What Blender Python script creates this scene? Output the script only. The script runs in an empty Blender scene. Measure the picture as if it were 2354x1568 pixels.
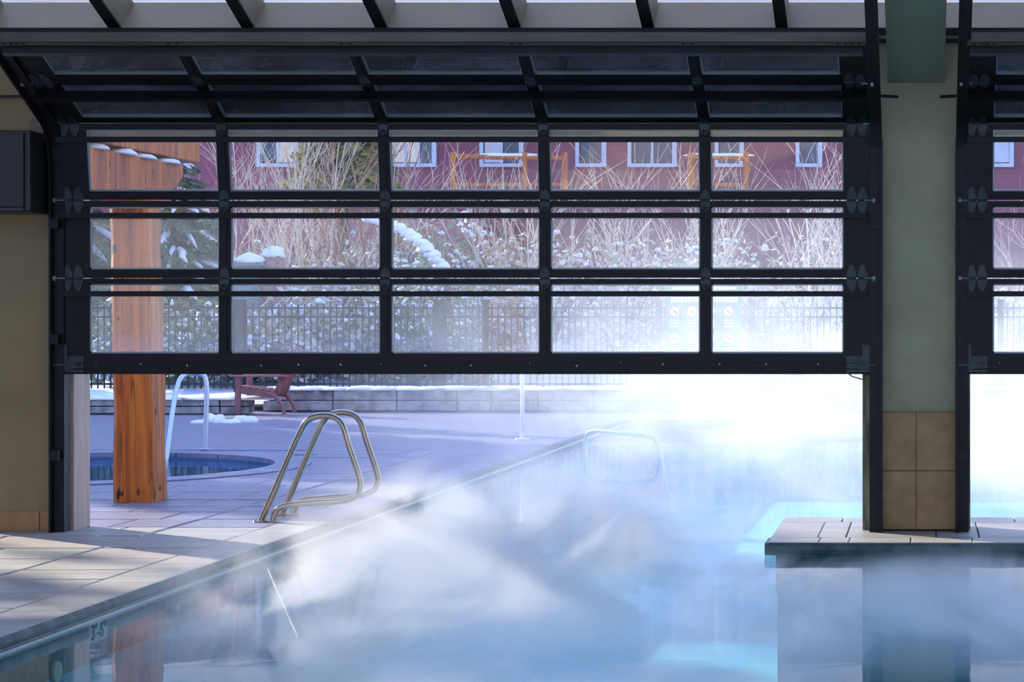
import bpy, bmesh, math, random
from mathutils import Vector, Matrix, noise

# ------------------------------------------------------------------ camera, sky, sun, exposure
S = bpy.context.scene
C = S.collection
FPX, VX, VY, CAMZ = 4950.0, 2125.0, 722.0, 1.51      # focal length and axis of the 2354x1568 frame, in pixels
cam_d = bpy.data.cameras.new('camera'); cam = bpy.data.objects.new('camera', cam_d); C.objects.link(cam)
cam.location = (0, 0, CAMZ); cam.rotation_euler = (math.pi/2, 0, 0)
cam_d.sensor_width = 36.0; cam_d.lens = FPX/2354*36.0
cam_d.shift_x = -(VX-1177)/2354; cam_d.shift_y = -(784-VY)/2354
cam_d.clip_start = 0.1; cam_d.clip_end = 500
S.camera = cam

S.view_settings.view_transform = 'Standard'; S.view_settings.look = 'None'
S.view_settings.gamma = 1.0; S.view_settings.use_curve_mapping = False
S.view_settings.exposure = 0.9

W = bpy.data.worlds.new('winter_sky'); S.world = W; W.use_nodes = True
nt = W.node_tree; nt.nodes.clear()
o_ = nt.nodes.new('ShaderNodeOutputWorld'); bg = nt.nodes.new('ShaderNodeBackground')
tc = nt.nodes.new('ShaderNodeTexCoord'); sp = nt.nodes.new('ShaderNodeSeparateXYZ'); rp = nt.nodes.new('ShaderNodeValToRGB')
rp.color_ramp.elements[0].position = 0.0; rp.color_ramp.elements[0].color = (0.66, 0.72, 0.84, 1)
rp.color_ramp.elements[1].position = 0.50; rp.color_ramp.elements[1].color = (0.29, 0.44, 0.95, 1)
nt.links.new(tc.outputs['Generated'], sp.inputs[0]); nt.links.new(sp.outputs['Z'], rp.inputs[0])
nt.links.new(rp.outputs[0], bg.inputs[0]); nt.links.new(bg.outputs[0], o_.inputs[0])
bg.inputs[1].default_value = 1.2

SUN_AZ = Vector((0.79, -0.61, 0)).normalized()          # horizontal travel of the sunlight: from far left towards the camera
SUN_EL = math.radians(20)
sd = (SUN_AZ*math.cos(SUN_EL) + Vector((0, 0, -math.sin(SUN_EL)))).normalized()
sun_d = bpy.data.lights.new('sun', 'SUN'); sun = bpy.data.objects.new('sun', sun_d); C.objects.link(sun)
sun_d.energy = 6.5; sun_d.angle = math.radians(0.6); sun_d.color = (1.0, 0.91, 0.78)
sun.rotation_euler = sd.to_track_quat('-Z', 'Y').to_euler(); sun.location = (-30, 45, 25)

cy = S.cycles
cy.max_bounces = 8; cy.diffuse_bounces = 2; cy.glossy_bounces = 3; cy.transmission_bounces = 4
cy.transparent_max_bounces = 24; cy.volume_bounces = 2
cy.volume_step_rate = 1.0; cy.volume_max_steps = 96
cy.caustics_reflective = False; cy.caustics_refractive = False
cy.sample_clamp_indirect = 4.0
cy.use_adaptive_sampling = True; cy.adaptive_threshold = 0.2; cy.adaptive_min_samples = 10

def X_(px, Y): return (px-VX)/FPX*Y
def Z_(py, Y): return CAMZ-(py-VY)/FPX*Y

# ------------------------------------------------------------------ materials
def srgb(r, g, b):
    f = lambda c: (c/255/12.92) if c/255 <= 0.04045 else ((c/255+0.055)/1.055)**2.4
    return (f(r), f(g), f(b), 1.0)

class NT:
    def __init__(s, name):
        s.m = bpy.data.materials.new(name); s.m.use_nodes = True; s.t = s.m.node_tree; s.t.nodes.clear()
        s.out = s.t.nodes.new('ShaderNodeOutputMaterial')
    def n(s, typ, **kw):
        x = s.t.nodes.new('ShaderNode'+typ)
        for k, v in kw.items():
            if k in x.inputs: x.inputs[k].default_value = v
            else: setattr(x, k, v)
        return x
    def l(s, a, b): s.t.links.new(a, b)
    def coords(s, scale=(1, 1, 1), kind='Object'):
        c = s.n('TexCoord'); mp = s.n('Mapping'); mp.inputs['Scale'].default_value = scale
        s.l(c.outputs[kind], mp.inputs[0]); return mp.outputs[0]
    def noise(s, vec, scale, detail=4, rough=0.55, dist=0.0):
        x = s.n('TexNoise'); x.inputs['Scale'].default_value = scale; x.inputs['Detail'].default_value = detail
        x.inputs['Roughness'].default_value = rough; x.inputs['Distortion'].default_value = dist
        s.l(vec, x.inputs['Vector']); return x.outputs['Fac']
    def ramp(s, fac, stops):
        r = s.n('ValToRGB'); e = r.color_ramp.elements
        while len(e) < len(stops): e.new(0.5)
        for i, (p, c) in enumerate(stops): e[i].position = p; e[i].color = c if len(c) == 4 else (*c, 1)
        s.l(fac, r.inputs[0]); return r.outputs[0]
    def math(s, op, a, b=None, clamp=False):
        x = s.n('Math', operation=op); x.use_clamp = clamp
        for i, v in enumerate((a, b)):
            if v is None: continue
            if isinstance(v, (int, float)): x.inputs[i].default_value = v
            else: s.l(v, x.inputs[i])
        return x.outputs[0]
    def mixc(s, fac, a, b):
        x = s.n('MixRGB')
        for i, v in enumerate((fac, a, b)):
            if isinstance(v, (int, float, tuple)): x.inputs[i].default_value = v
            else: s.l(v, x.inputs[i])
        return x.outputs[0]
    def bump(s, h, strength=0.3, dist=0.02):
        b = s.n('Bump'); b.inputs['Strength'].default_value = strength; b.inputs['Distance'].default_value = dist
        s.l(h, b.inputs['Height']); return b.outputs[0]
    def pbr(s, col, rough=0.6, metal=0.0, normal=None, spec=0.5):
        p = s.n('BsdfPrincipled')
        if isinstance(col, tuple): p.inputs['Base Color'].default_value = col
        else: s.l(col, p.inputs['Base Color'])
        if isinstance(rough, (int, float)): p.inputs['Roughness'].default_value = rough
        else: s.l(rough, p.inputs['Roughness'])
        p.inputs['Metallic'].default_value = metal; p.inputs['Specular IOR Level'].default_value = spec
        if normal is not None: s.l(normal, p.inputs['Normal'])
        s.l(p.outputs[0], s.out.inputs[0]); return p

def simple(name, col, rough=0.6, metal=0.0, var=0.12, scale=3.0, bump=0.0, bscale=40, vec=(1, 1, 1), spec=0.5):
    k = NT(name); v = k.coords(vec)
    f = k.noise(v, scale, 5)
    lo = tuple(max(0, c*(1-var*1.6)) for c in col[:3])+(1,); hi = tuple(min(1, c*(1+var*1.6)) for c in col[:3])+(1,)
    colr = k.ramp(f, [(0.3, lo), (0.7, hi)])
    nrm = k.bump(k.noise(v, bscale, 4), bump) if bump else None
    k.pbr(colr, rough, metal, nrm, spec); return k.m

M = {}
M['plaster_tan'] = simple('plaster_tan', srgb(156, 138, 100), 0.85, var=0.10, scale=1.6, bump=0.12, bscale=60)
M['plaster_tan_lightened'] = simple('plaster_tan_lightened', srgb(218, 202, 160), 0.85, var=0.08, scale=1.6)  # tan plaster, lightened to offset the shade behind the raised door
M['plaster_green'] = simple('plaster_green', srgb(176, 175, 138), 0.85, var=0.12, scale=1.8, bump=0.15, bscale=60)
M['beam_paint'] = simple('beam_paint', srgb(138, 138, 114), 0.6, var=0.06, scale=1.0)
M['jamb_stone'] = simple('jamb_stone', srgb(196, 176, 160), 0.8, var=0.12, scale=6, vec=(3, 3, 0.4))
M['jamb_worn'] = simple('jamb_worn', srgb(140, 136, 110), 0.8, var=0.55, scale=5, vec=(3, 3, 0.5))
M['stone_bounce'] = simple('stone_bounce', srgb(226, 200, 156), 0.6, var=0.06)
M['tile_tan'] = simple('tile_tan', srgb(170, 138, 92), 0.45, var=0.16, scale=5, bump=0.1)
M['tile_brown'] = simple('tile_brown', srgb(178, 132, 84), 0.5, var=0.15, scale=5)
M['grout'] = simple('grout', srgb(150, 124, 84), 0.9)
M['black_metal'] = simple('black_metal', srgb(12, 15, 18), 0.42, 0.0, var=0.25, scale=4, spec=0.3)
M['black_track'] = simple('black_track', srgb(11, 14, 20), 0.45, 0.3, var=0.2, scale=4)
M['bead'] = simple('bead', srgb(150, 162, 162), 0.35, 0.4, var=0.1)
M['galv'] = simple('galv', srgb(98, 94, 82), 0.45, 0.6, var=0.12, scale=5, vec=(0.4, 3, 3))
M['strut_grey'] = simple('strut_grey', srgb(66, 70, 70), 0.4, 0.2, var=0.2, scale=3, vec=(0.4, 3, 3))
M['hinge'] = simple('hinge', srgb(56, 68, 70), 0.4, 0.5, var=0.2, scale=20)
M['rafter_side'] = simple('rafter_side', srgb(150, 142, 122), 0.5, var=0.1)
M['sill_panel'] = simple('sill_panel', srgb(160, 148, 116), 0.5, var=0.08, scale=1.2)
M['rubber'] = simple('rubber', srgb(16, 17, 19), 0.7)
M['screw'] = simple('screw', srgb(150, 158, 156), 0.35, 0.8)
M['cabinet'] = simple('cabinet', srgb(30, 32, 34), 0.35, var=0.15)
M['strap'] = simple('strap', srgb(120, 96, 60), 0.7)
M['steel'] = simple('steel', srgb(178, 170, 156), 0.18, 1.0, var=0.05, scale=8)
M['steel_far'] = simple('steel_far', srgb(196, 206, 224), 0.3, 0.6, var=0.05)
M['white_paint'] = simple('white_paint', srgb(225, 225, 225), 0.5, var=0.04)
M['snow'] = simple('snow', (0.80, 0.83, 0.90, 1), 0.75, var=0.04, scale=2, bump=0.2, bscale=14)
M['fence'] = simple('fence', srgb(36, 40, 52), 0.45, 0.2, var=0.1)
M['chair'] = simple('chair', srgb(138, 90, 92), 0.6, var=0.12)
M['forest'] = simple('forest', srgb(120, 124, 122), 0.9, var=0.5, scale=0.12)
M['wallstone'] = simple('wallstone', srgb(150, 148, 150), 0.85, var=0.35, scale=5, bump=0.4, bscale=18)
M['bark_pale'] = simple('bark_pale', srgb(210, 196, 176), 0.8, var=0.15, scale=12)
M['bark_red'] = simple('bark_red', srgb(170, 118, 92), 0.85, var=0.2, scale=12)
M['bark_dark'] = simple('bark_dark', srgb(96, 80, 70), 0.85, var=0.2, scale=12)
M['needles'] = simple('needles', srgb(112, 128, 98), 0.7, var=0.35, scale=1.5)
M['needles_y'] = simple('needles_y', srgb(164, 164, 84), 0.7, var=0.3, scale=1.5)
M['leaf_dry'] = simple('leaf_dry', srgb(176, 168, 150), 0.8, var=0.4, scale=2.0)
M['siding'] = simple('siding', srgb(128, 62, 82), 0.75, var=0.12, scale=1.0, vec=(0.2, 0.2, 5))
M['trim_grey'] = simple('trim_grey', srgb(190, 200, 214), 0.6, var=0.05)
M['curtain'] = simple('curtain', srgb(232, 220, 190), 0.8, var=0.12, scale=4, vec=(4, 1, 0.6))
M['room_dark'] = simple('room_dark', srgb(70, 80, 96), 0.4, var=0.2)
M['roofing'] = simple('roofing', srgb(120, 110, 108), 0.8)
M['sign_green'] = simple('sign_green', srgb(46, 132, 84), 0.5, var=0.06)
M['sign_white'] = simple('sign_white', srgb(240, 240, 240), 0.5, var=0.02)
M['sign_red'] = simple('sign_red', srgb(206, 58, 70), 0.5, var=0.03)
M['orange'] = simple('orange', srgb(238, 150, 60), 0.5, var=0.03)
M['purple'] = simple('purple', srgb(118, 104, 170), 0.5, var=0.03)
M['pillar'] = simple('pillar', srgb(168, 128, 128), 0.8, var=0.15, scale=6)
M['box_grey'] = simple('box_grey', srgb(128, 142, 150), 0.6, var=0.1)
M['marker_black'] = simple('marker_black', srgb(24, 34, 44), 0.5)
M['fitting'] = simple('fitting', srgb(238, 224, 196), 0.4, var=0.03)
M['coping'] = simple('coping', srgb(72, 92, 90), 0.5, var=0.4, scale=7, bump=0.35, bscale=14)
M['pool_trim'] = simple('pool_trim', srgb(206, 226, 226), 0.4, var=0.03)

def deck_mat(name, base, var, joint=False):
    k = NT(name); v = k.coords((0.55, 1.6, 1), 'Object')
    oi = k.n('ObjectInfo')
    f = k.noise(v, 2.2, 7, 0.62, 0.5); g = k.noise(k.coords((1, 5, 1)), 7.0, 5, 0.6)
    lo = tuple(c*(1-var) for c in base[:3])+(1,); hi = tuple(min(1, c*(1+var*0.8)) for c in base[:3])+(1,)
    col = k.ramp(f, [(0.3, lo), (0.7, hi)])
    warm = k.mixc(0.5, col, (base[0]*1.02, base[1]*0.82, base[2]*0.78, 1))
    rnd = k.math('GREATER_THAN', oi.outputs['Random'], 0.72)
    col = k.mixc(k.math('MULTIPLY', rnd, 0.75), col, warm)
    nrm = k.bump(k.math('ADD', f, k.math('MULTIPLY', g, 0.6)), 0.55, 0.012)
    if joint:
        b = k.n('TexBrick'); b.inputs['Scale'].default_value = 1.0; b.inputs['Brick Width'].default_value = 0.9
        b.inputs['Row Height'].default_value = 0.6; b.inputs['Mortar Size'].default_value = 0.012
        k.l(k.coords(), b.inputs[0])
        col = k.mixc(b.outputs['Fac'], col, (base[0]*0.5, base[1]*0.5, base[2]*0.5, 1))
    k.pbr(col, k.ramp(g, [(0.3, (0.35,)*3), (0.7, (0.6,)*3)]), 0, nrm); return k.m
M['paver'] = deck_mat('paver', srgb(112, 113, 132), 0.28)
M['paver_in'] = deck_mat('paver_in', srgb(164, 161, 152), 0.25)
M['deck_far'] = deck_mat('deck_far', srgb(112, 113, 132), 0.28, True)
M['deck_joint'] = simple('deck_joint', srgb(120, 116, 116), 0.9)

def wood_mat():
    k = NT('timber'); v = k.coords((9, 9, 0.55))
    f = k.noise(v, 1.6, 6, 0.6, 0.6)
    col = k.ramp(f, [(0.25, srgb(98, 46, 12)), (0.5, srgb(184, 100, 32)), (0.75, srgb(214, 136, 52))])
    vo = k.n('TexVoronoi'); vo.inputs['Scale'].default_value = 3.0; k.l(k.coords((2.0, 2.0, 1.5)), vo.inputs['Vector'])
    kn = k.noise(k.coords((26, 26, 5)), 1.0, 3, 0.6)
    d = k.math('ADD', vo.outputs['Distance'], k.math('MULTIPLY', k.math('SUBTRACT', kn, 0.5), 0.9))
    knot = k.ramp(d, [(0.06, (1, 1, 1)), (0.15, (0, 0, 0))])
    col = k.mixc(knot, col, srgb(44, 22, 12))
    w = k.noise(k.coords((14, 14, 0.25)), 1.0, 2, 0.5)
    crack = k.ramp(k.math('ABSOLUTE', k.math('SUBTRACT', w, 0.5)), [(0.0, (1, 1, 1)), (0.016, (0, 0, 0))])
    col = k.mixc(k.math('MULTIPLY', crack, 0.8), col, srgb(54, 26, 14))
    k.pbr(col, 0.55, 0, k.bump(f, 0.35, 0.02)); return k.m
M['timber'] = wood_mat()

def glass_mat(name, haze, rough=0.02, tint=(1, 1, 1, 1), nscale=55):
    k = NT(name); tr = k.n('BsdfTransparent'); tr.inputs[0].default_value = tint
    gl = k.n('BsdfGlossy'); gl.inputs['Roughness'].default_value = rough
    fr = k.n('Fresnel'); fr.inputs['IOR'].default_value = 1.5
    mx = k.n('MixShader'); k.l(k.math('MULTIPLY', fr.outputs[0], 1.4, True), mx.inputs[0]); k.l(tr.outputs[0], mx.inputs[1]); k.l(gl.outputs[0], mx.inputs[2])
    last = mx
    if haze:
        df = k.n('BsdfDiffuse'); df.inputs[0].default_value = (0.85, 0.87, 0.92, 1)
        tl = k.n('BsdfTranslucent'); tl.inputs[0].default_value = (0.85, 0.87, 0.92, 1)
        ad = k.n('MixShader'); ad.inputs[0].default_value = 0.6; k.l(df.outputs[0], ad.inputs[1]); k.l(tl.outputs[0], ad.inputs[2])
        if nscale: v = k.coords(); n1 = k.noise(v, nscale, 1, 0.7); n2 = k.noise(v, 2.0, 0)
        h = 1.0 if not nscale else k.math('MULTIPLY', k.ramp(n1, [(0.42, (0.25,)*3), (0.62, (1, 1, 1))]), k.ramp(n2, [(0.3, (0.4,)*3), (0.7, (1, 1, 1))]))
        m2 = k.n('MixShader'); k.l(k.math('MULTIPLY', h, haze), m2.inputs[0]); k.l(mx.outputs[0], m2.inputs[1]); k.l(ad.outputs[0], m2.inputs[2])
        last = m2
    k.l(last.outputs[0], k.out.inputs[0]); return k.m
M['glass'] = glass_mat('glass', 0.06)
M['roof_glass'] = glass_mat('roof_glass', 0.30, 0.05, (0.95, 0.96, 0.96, 1), 0)
M['window_glass'] = glass_mat('window_glass', 0.0)

def water_mat(name, tint, wave=3.5, amp=0.022):
    k = NT(name); tr = k.n('BsdfTransparent'); tr.inputs[0].default_value = tint
    gl = k.n('BsdfGlossy'); gl.inputs['Roughness'].default_value = 0.03
    fr = k.n('Fresnel'); fr.inputs['IOR'].default_value = 1.22
    h = k.noise(k.coords((1, 0.8, 1)), wave, 2, 0.5, 0.4)
    nb = k.bump(h, amp, 0.03)
    k.l(nb, gl.inputs['Normal']); k.l(nb, fr.inputs['Normal'])
    mx = k.n('MixShader'); k.l(k.math('MULTIPLY', fr.outputs[0], 0.55), mx.inputs[0]); k.l(tr.outputs[0], mx.inputs[1]); k.l(gl.outputs[0], mx.inputs[2])
    k.l(mx.outputs[0], k.out.inputs[0]); return k.m
M['water'] = water_mat('water', (0.80, 0.95, 0.97, 1))
M['pool_plaster'] = simple('pool_plaster', srgb(112, 190, 204), 0.7, var=0.10, scale=1.2)
M['pool_tile'] = simple('pool_tile', srgb(128, 116, 108), 0.35, var=0.3, scale=14)
M['spa_tile'] = simple('spa_tile', srgb(96, 124, 160), 0.4, var=0.2, scale=14)
M['spa_plaster'] = simple('spa_plaster', srgb(176, 214, 240), 0.7, var=0.08)

# ------------------------------------------------------------------ mesh helpers
def wloc(p):
    v = Vector((0, 0, 0))
    while p is not None: v += p.location; p = p.parent
    return v

class MB:
    def __init__(s): s.v = []; s.f = []; s.mi = []; s.cur = 0
    def add(s, vs, fs):
        b = len(s.v); s.v += [tuple(v) for v in vs]
        for f in fs: s.f.append(tuple(i+b for i in f)); s.mi.append(s.cur)
        return s
    def box(s, x0, x1, y0, y1, z0, z1):
        return s.add([(x0, y0, z0), (x1, y0, z0), (x1, y1, z0), (x0, y1, z0), (x0, y0, z1), (x1, y0, z1), (x1, y1, z1), (x0, y1, z1)],
                     [(3, 2, 1, 0), (4, 5, 6, 7), (0, 1, 5, 4), (1, 2, 6, 5), (2, 3, 7, 6), (3, 0, 4, 7)])
    def hexa(s, p):          # eight corners in box order
        return s.add(p, [(3, 2, 1, 0), (4, 5, 6, 7), (0, 1, 5, 4), (1, 2, 6, 5), (2, 3, 7, 6), (3, 0, 4, 7)])
    def prism(s, poly, vec):  # polygon of 3D points pushed along vec
        n = len(poly); vec = Vector(vec); a = [Vector(p) for p in poly]; b = [p+vec for p in a]
        return s.add(a+b, [tuple(range(n-1, -1, -1)), tuple(range(n, 2*n))]+[(i, (i+1) % n, n+(i+1) % n, n+i) for i in range(n)])
    def bar(s, p, q, w, h, up=(0, 0, 1)):
        p, q, up = Vector(p), Vector(q), Vector(up); d = (q-p).normalized()
        a = d.cross(up)
        if a.length < 1e-4: a = d.cross(Vector((1, 0, 0)))
        a.normalize(); b = a.cross(d).normalized(); a *= w/2; b *= h/2
        return s.hexa([p-a-b, p+a-b, q+a-b, q-a-b, p-a+b, p+a+b, q+a+b, q-a+b])
    def tube(s, pts, r, n=8, cap=True):
        pts = [Vector(p) for p in pts]; m = len(pts); rs = r if isinstance(r, (list, tuple)) else [r]*m
        d0 = (pts[1]-pts[0]).normalized(); ref = Vector((0, 0, 1)) if abs(d0.z) < 0.9 else Vector((1, 0, 0))
        a = d0.cross(ref).normalized(); vs = []
        for i, p in enumerate(pts):
            d = (pts[min(i+1, m-1)]-pts[max(i-1, 0)]).normalized()
            a = (a-d*a.dot(d)); a = a.normalized() if a.length > 1e-6 else d.orthogonal().normalized()
            b = d.cross(a)
            for k in range(n):
                t = 2*math.pi*k/n; vs.append(p+(a*math.cos(t)+b*math.sin(t))*rs[i])
        fs = [(i*n+k, i*n+(k+1) % n, (i+1)*n+(k+1) % n, (i+1)*n+k) for i in range(m-1) for k in range(n)]
        if cap: fs += [tuple(range(n-1, -1, -1)), tuple((m-1)*n+k for k in range(n))]
        return s.add(vs, fs)
    def lump(s, c, rx, ry, rz, seed=0, seg=10, rings=6, rough=0.25, flat=0.3):
        c = Vector(c); vs = []; fs = []
        for i in range(rings+1):
            ph = math.pi*i/rings
            for k in range(seg):
                t = 2*math.pi*k/seg
                d = Vector((math.sin(ph)*math.cos(t), math.sin(ph)*math.sin(t), math.cos(ph)))
                q = 1+rough*noise.noise(d*1.7+Vector((seed*3.1, seed*1.7, 0)))
                z = d.z*rz*q
                if z < 0: z *= flat
                vs.append(c+Vector((d.x*rx*q, d.y*ry*q, z)))
        for i in range(rings):
            for k in range(seg): fs.append((i*seg+k, (i+1)*seg+k, (i+1)*seg+(k+1) % seg, i*seg+(k+1) % seg))
        return s.add(vs, fs)
    def disc(s, c, r, nrm, th, n=20):
        c = Vector(c); nrm = Vector(nrm).normalized(); a = nrm.orthogonal().normalized(); b = nrm.cross(a)
        return s.prism([c+(a*math.cos(2*math.pi*k/n)+b*math.sin(2*math.pi*k/n))*r for k in range(n)], nrm*th)
    def build(s, name, mats, parent=None, smooth=False, bevel=0, origin=None):
        o0 = Vector(origin) if origin is not None else Vector((0, 0, 0))
        base = wloc(parent)+o0
        me = bpy.data.meshes.new(name); me.from_pydata([tuple(Vector(v)-base) for v in s.v], [], s.f)
        for m in (mats if isinstance(mats, (list, tuple)) else [mats]): me.materials.append(M[m])
        me.polygons.foreach_set('material_index', s.mi)
        if smooth: me.polygons.foreach_set('use_smooth', [True]*len(s.f))
        bm = bmesh.new(); bm.from_mesh(me); bmesh.ops.recalc_face_normals(bm, faces=bm.faces)
        if bevel: bmesh.ops.bevel(bm, geom=list(bm.edges), offset=bevel, segments=2, profile=0.5, affect='EDGES')
        bm.to_mesh(me); bm.free()
        ob = bpy.data.objects.new(name, me); C.objects.link(ob); ob.parent = parent; ob.location = o0
        return ob

def tag(o, label=None, cat=None, group=None, kind=None):
    if cat and not kind: kind = 'thing'
    for k, v in (('label', label), ('category', cat), ('group', group), ('kind', kind)):
        if v: o[k] = v
    return o
def thing(name, loc, label, cat, group=None):
    o = bpy.data.objects.new(name, None); C.objects.link(o); o.location = loc; o.empty_display_size = 0.2
    return tag(o, label, cat, group)
def copy_tree(o, parent=None):
    c = o.copy(); C.objects.link(c); c.parent = parent
    for ch in list(o.children): copy_tree(ch, c)
    return c
def struct(mb, name, mats, parent=None, **kw):
    o = mb.build(name, mats, parent, **kw)
    if parent is None: o['kind'] = 'structure'
    return o

# ------------------------------------------------------------------ the place: deck, pool, hall
WY = 15.0                      # inner face of the door wall
POOL_X = -4.33; WL = -0.085    # left pool edge, water level
SPA = (-8.7, 21.3, 2.2)

# deck slab with the round spa cut out
mb = MB()
def slab(x0, x1, y0, y1, z=-0.012, th=0.4): mb.box(x0, x1, y0, y1, z-th, z)
q = 2.75; sx, sy, sr = SPA
slab(-18, POOL_X-0.02, -2.5, sy-q); slab(-18, POOL_X-0.02, sy+q, 36.5)
slab(-18, sx-q, sy-q, sy+q); slab(sx+q, POOL_X-0.02, sy-q, sy+q)
N = 72; inn = []; outp = []
for k in range(N):
    t = 2*math.pi*k/N; c, s_ = math.cos(t), math.sin(t); m_ = q/max(abs(c), abs(s_))
    inn.append((sx+(sr+0.02)*c, sy+(sr+0.02)*s_)); outp.append((sx+m_*c, sy+m_*s_))
for k in range(N):
    j = (k+1) % N
    mb.hexa([(*inn[k], -0.412), (*outp[k], -0.412), (*outp[j], -0.412), (*inn[j], -0.412), (*inn[k], -0.012), (*outp[k], -0.012), (*outp[j], -0.012), (*inn[j], -0.012)])
slab(POOL_X-0.02, 14, 31.0, 36.5)
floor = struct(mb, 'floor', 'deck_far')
# deck pavers: rows running across, stones of three lengths sharing one mesh each
rnd = random.Random(4)
pmesh = {}
def paver(x0, x1, y0, y1, parent, g=0.007):
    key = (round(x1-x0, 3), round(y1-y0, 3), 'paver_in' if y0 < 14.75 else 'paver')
    cx, cy_ = (x0+x1)/2, (y0+y1)/2
    if key not in pmesh:
        b = MB(); hx, hy = key[0]/2-g, key[1]/2-g; e = 0.008
        b.add([(-hx, -hy, -0.03), (hx, -hy, -0.03), (hx, hy, -0.03), (-hx, hy, -0.03), (-hx, -hy, -e), (hx, -hy, -e), (hx, hy, -e), (-hx, hy, -e),
               (-hx+e, -hy+e, 0), (hx-e, -hy+e, 0), (hx-e, hy-e, 0), (-hx+e, hy-e, 0)],
              [(0, 1, 5, 4), (1, 2, 6, 5), (2, 3, 7, 6), (3, 0, 4, 7), (4, 5, 9, 8), (5, 6, 10, 9), (6, 7, 11, 10), (7, 4, 8, 11), (8, 9, 10, 11)])
        o = b.build('paver', key[2]); pmesh[key] = o.data
    else:
        o = bpy.data.objects.new('paver', pmesh[key]); C.objects.link(o)
    o.parent = parent; o.location = (cx, cy_, rnd.uniform(-0.002, 0.002)); return o
JX = -5.33
y = 7.6
while y < 24.0:
    h = rnd.choice((0.45, 0.6, 0.6, 0.75)); left = -0.4293*(y+h)-0.9
    if y > 7.9 or True: paver(JX+0.006, POOL_X-0.33, y, y+h, floor)
    x = JX-0.006-rnd.choice((0, 0.3, 0.45))
    if JX-0.006-x > 0.01: paver(x, JX-0.006, y, y+h, floor)
    while x > max(left, -11.0):
        w = rnd.choice((0.6, 0.75, 0.9)); cx, cyy = x-w/2, y+h/2
        if (abs(cx-sx) > w/2+sr+0.36 or abs(cyy-sy) > h/2+sr+0.36 or min(math.hypot(px_-sx, py_-sy) for px_ in (x, x-w) for py_ in (y, y+h)) > sr+0.36):
            paver(x-w, x, y, y+h, floor)
        x -= w
    y += h

# coping stones along the left pool edge
def coping_piece(x0, x1, y0, y1, parent, nose):   # nose: 'x+' / 'y-' side that overhangs, rounded
    b = MB(); g = 0.004
    if nose == 'x+':
        prof = [(x0+g, -0.06), (x1-0.02, -0.06), (x1-0.004, -0.05), (x1, -0.032), (x1-0.004, -0.014), (x1-0.02, -0.002), (x1-0.04, 0.001), (x0+g, 0.001)]
        b.prism([(px_, y0+g, pz) for px_, pz in prof], (0, y1-y0-2*g, 0)); b.mi[2:7] = [1]*5
    else:
        prof = [(y1-g, -0.06), (y0+0.02, -0.06), (y0+0.004, -0.05), (y0, -0.032), (y0+0.004, -0.014), (y0+0.02, -0.002), (y0+0.04, 0.001), (y1-g, 0.001)]
        b.prism([(x0+g, py_, pz) for py_, pz in prof], (x1-x0-2*g, 0, 0))
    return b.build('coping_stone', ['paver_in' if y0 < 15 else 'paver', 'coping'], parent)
y = 7.6
while y < 31:
    l = 0.9; coping_piece(POOL_X-0.33, POOL_X+0.03, y, y+l, floor, 'x+'); y += l

# pool basin
PF = -1.05
mb = MB()
mb.box(POOL_X-0.3, 14, 6.0, 32, PF-0.2, PF)
mb.box(POOL_X-0.25, POOL_X, 6.0, 31.2, PF, -0.30)
mb.box(POOL_X-0.25, 14, 31.0, 31.3, PF, -0.02)
mb.box(POOL_X-0.25, 14, 5.8, 6.0, PF, -0.02)
mb.box(13.8, 14, 6, 31, PF, -0.02)
mb.box(POOL_X, POOL_X+0.35, 6, 31.0, PF, PF+0.32)      # low bench along the wall
basin = struct(mb, 'pool_basin', 'pool_plaster')
mb = MB(); mb.box(POOL_X-0.25, POOL_X+0.004, 6.0, 31.2, -0.30, -0.02); mb.build('waterline_tile_band', 'pool_tile', basin)
mb = MB(); mb.box(POOL_X-0.1, POOL_X+0.012, 6.0, 31.0, WL-0.004, WL+0.010); mb.build('waterline_strip', 'pool_trim', basin)
mb = MB(); mb.box(POOL_X-0.02, 14, -2.5, 6.0, -0.4, 0.0); struct(mb, 'floor_back', 'stone_bounce')  # unseen floor, widened and coloured warm to bounce sunlight into the hall

mb = MB(); nx, ny = 40, 60
vs = [(POOL_X+0.0+(14-POOL_X)*i/nx, 6.0+25.0*j/ny, WL) for j in range(ny+1) for i in range(nx+1)]
mb.add(vs, [(j*(nx+1)+i, j*(nx+1)+i+1, (j+1)*(nx+1)+i+1, (j+1)*(nx+1)+i) for j in range(ny) for i in range(nx)])
tag(mb.build('pool_water', 'water', smooth=True), 'steaming pale blue heated pool water running under the door', 'water', kind='stuff')

# stone island under the middle column
isl = MB(); IX0, IX1, IY0, IY1 = -1.035, 5.6, 14.23, 16.0
isl.box(IX0+0.06, IX1, IY0+0.06, IY1-0.06, PF, -0.03)
island = thing('pool_island', ((IX0+IX1)/2, (IY0+IY1)/2, PF), 'stone-topped island rising from the pool under the green column', 'island')
isl.build('core', 'pool_plaster', island)
b = MB(); b.box(IX0+0.05, IX1, IY0+0.05, IY1-0.05, -0.34, -0.03); b.build('tile_band', 'pool_tile', island)
b = MB(); b.box(IX0+0.04, IX1, IY0+0.042, IY1-0.04, WL-0.004, WL+0.010); b.build('waterline_strip', 'pool_trim', island)
b = MB(); b.cur = 0
prof = [(IY0+0.33, -0.085), (IY0+0.012, -0.085), (IY0-0.012, -0.07), (IY0-0.022, -0.045), (IY0-0.012, -0.018), (IY0+0.012, -0.004), (IY0+0.33, -0.004)]
b.prism([(IX0-0.02, py_, pz) for py_, pz in prof], (IX1-IX0+0.02, 0, 0))
b.build('coping_front', 'coping', island)
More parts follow.
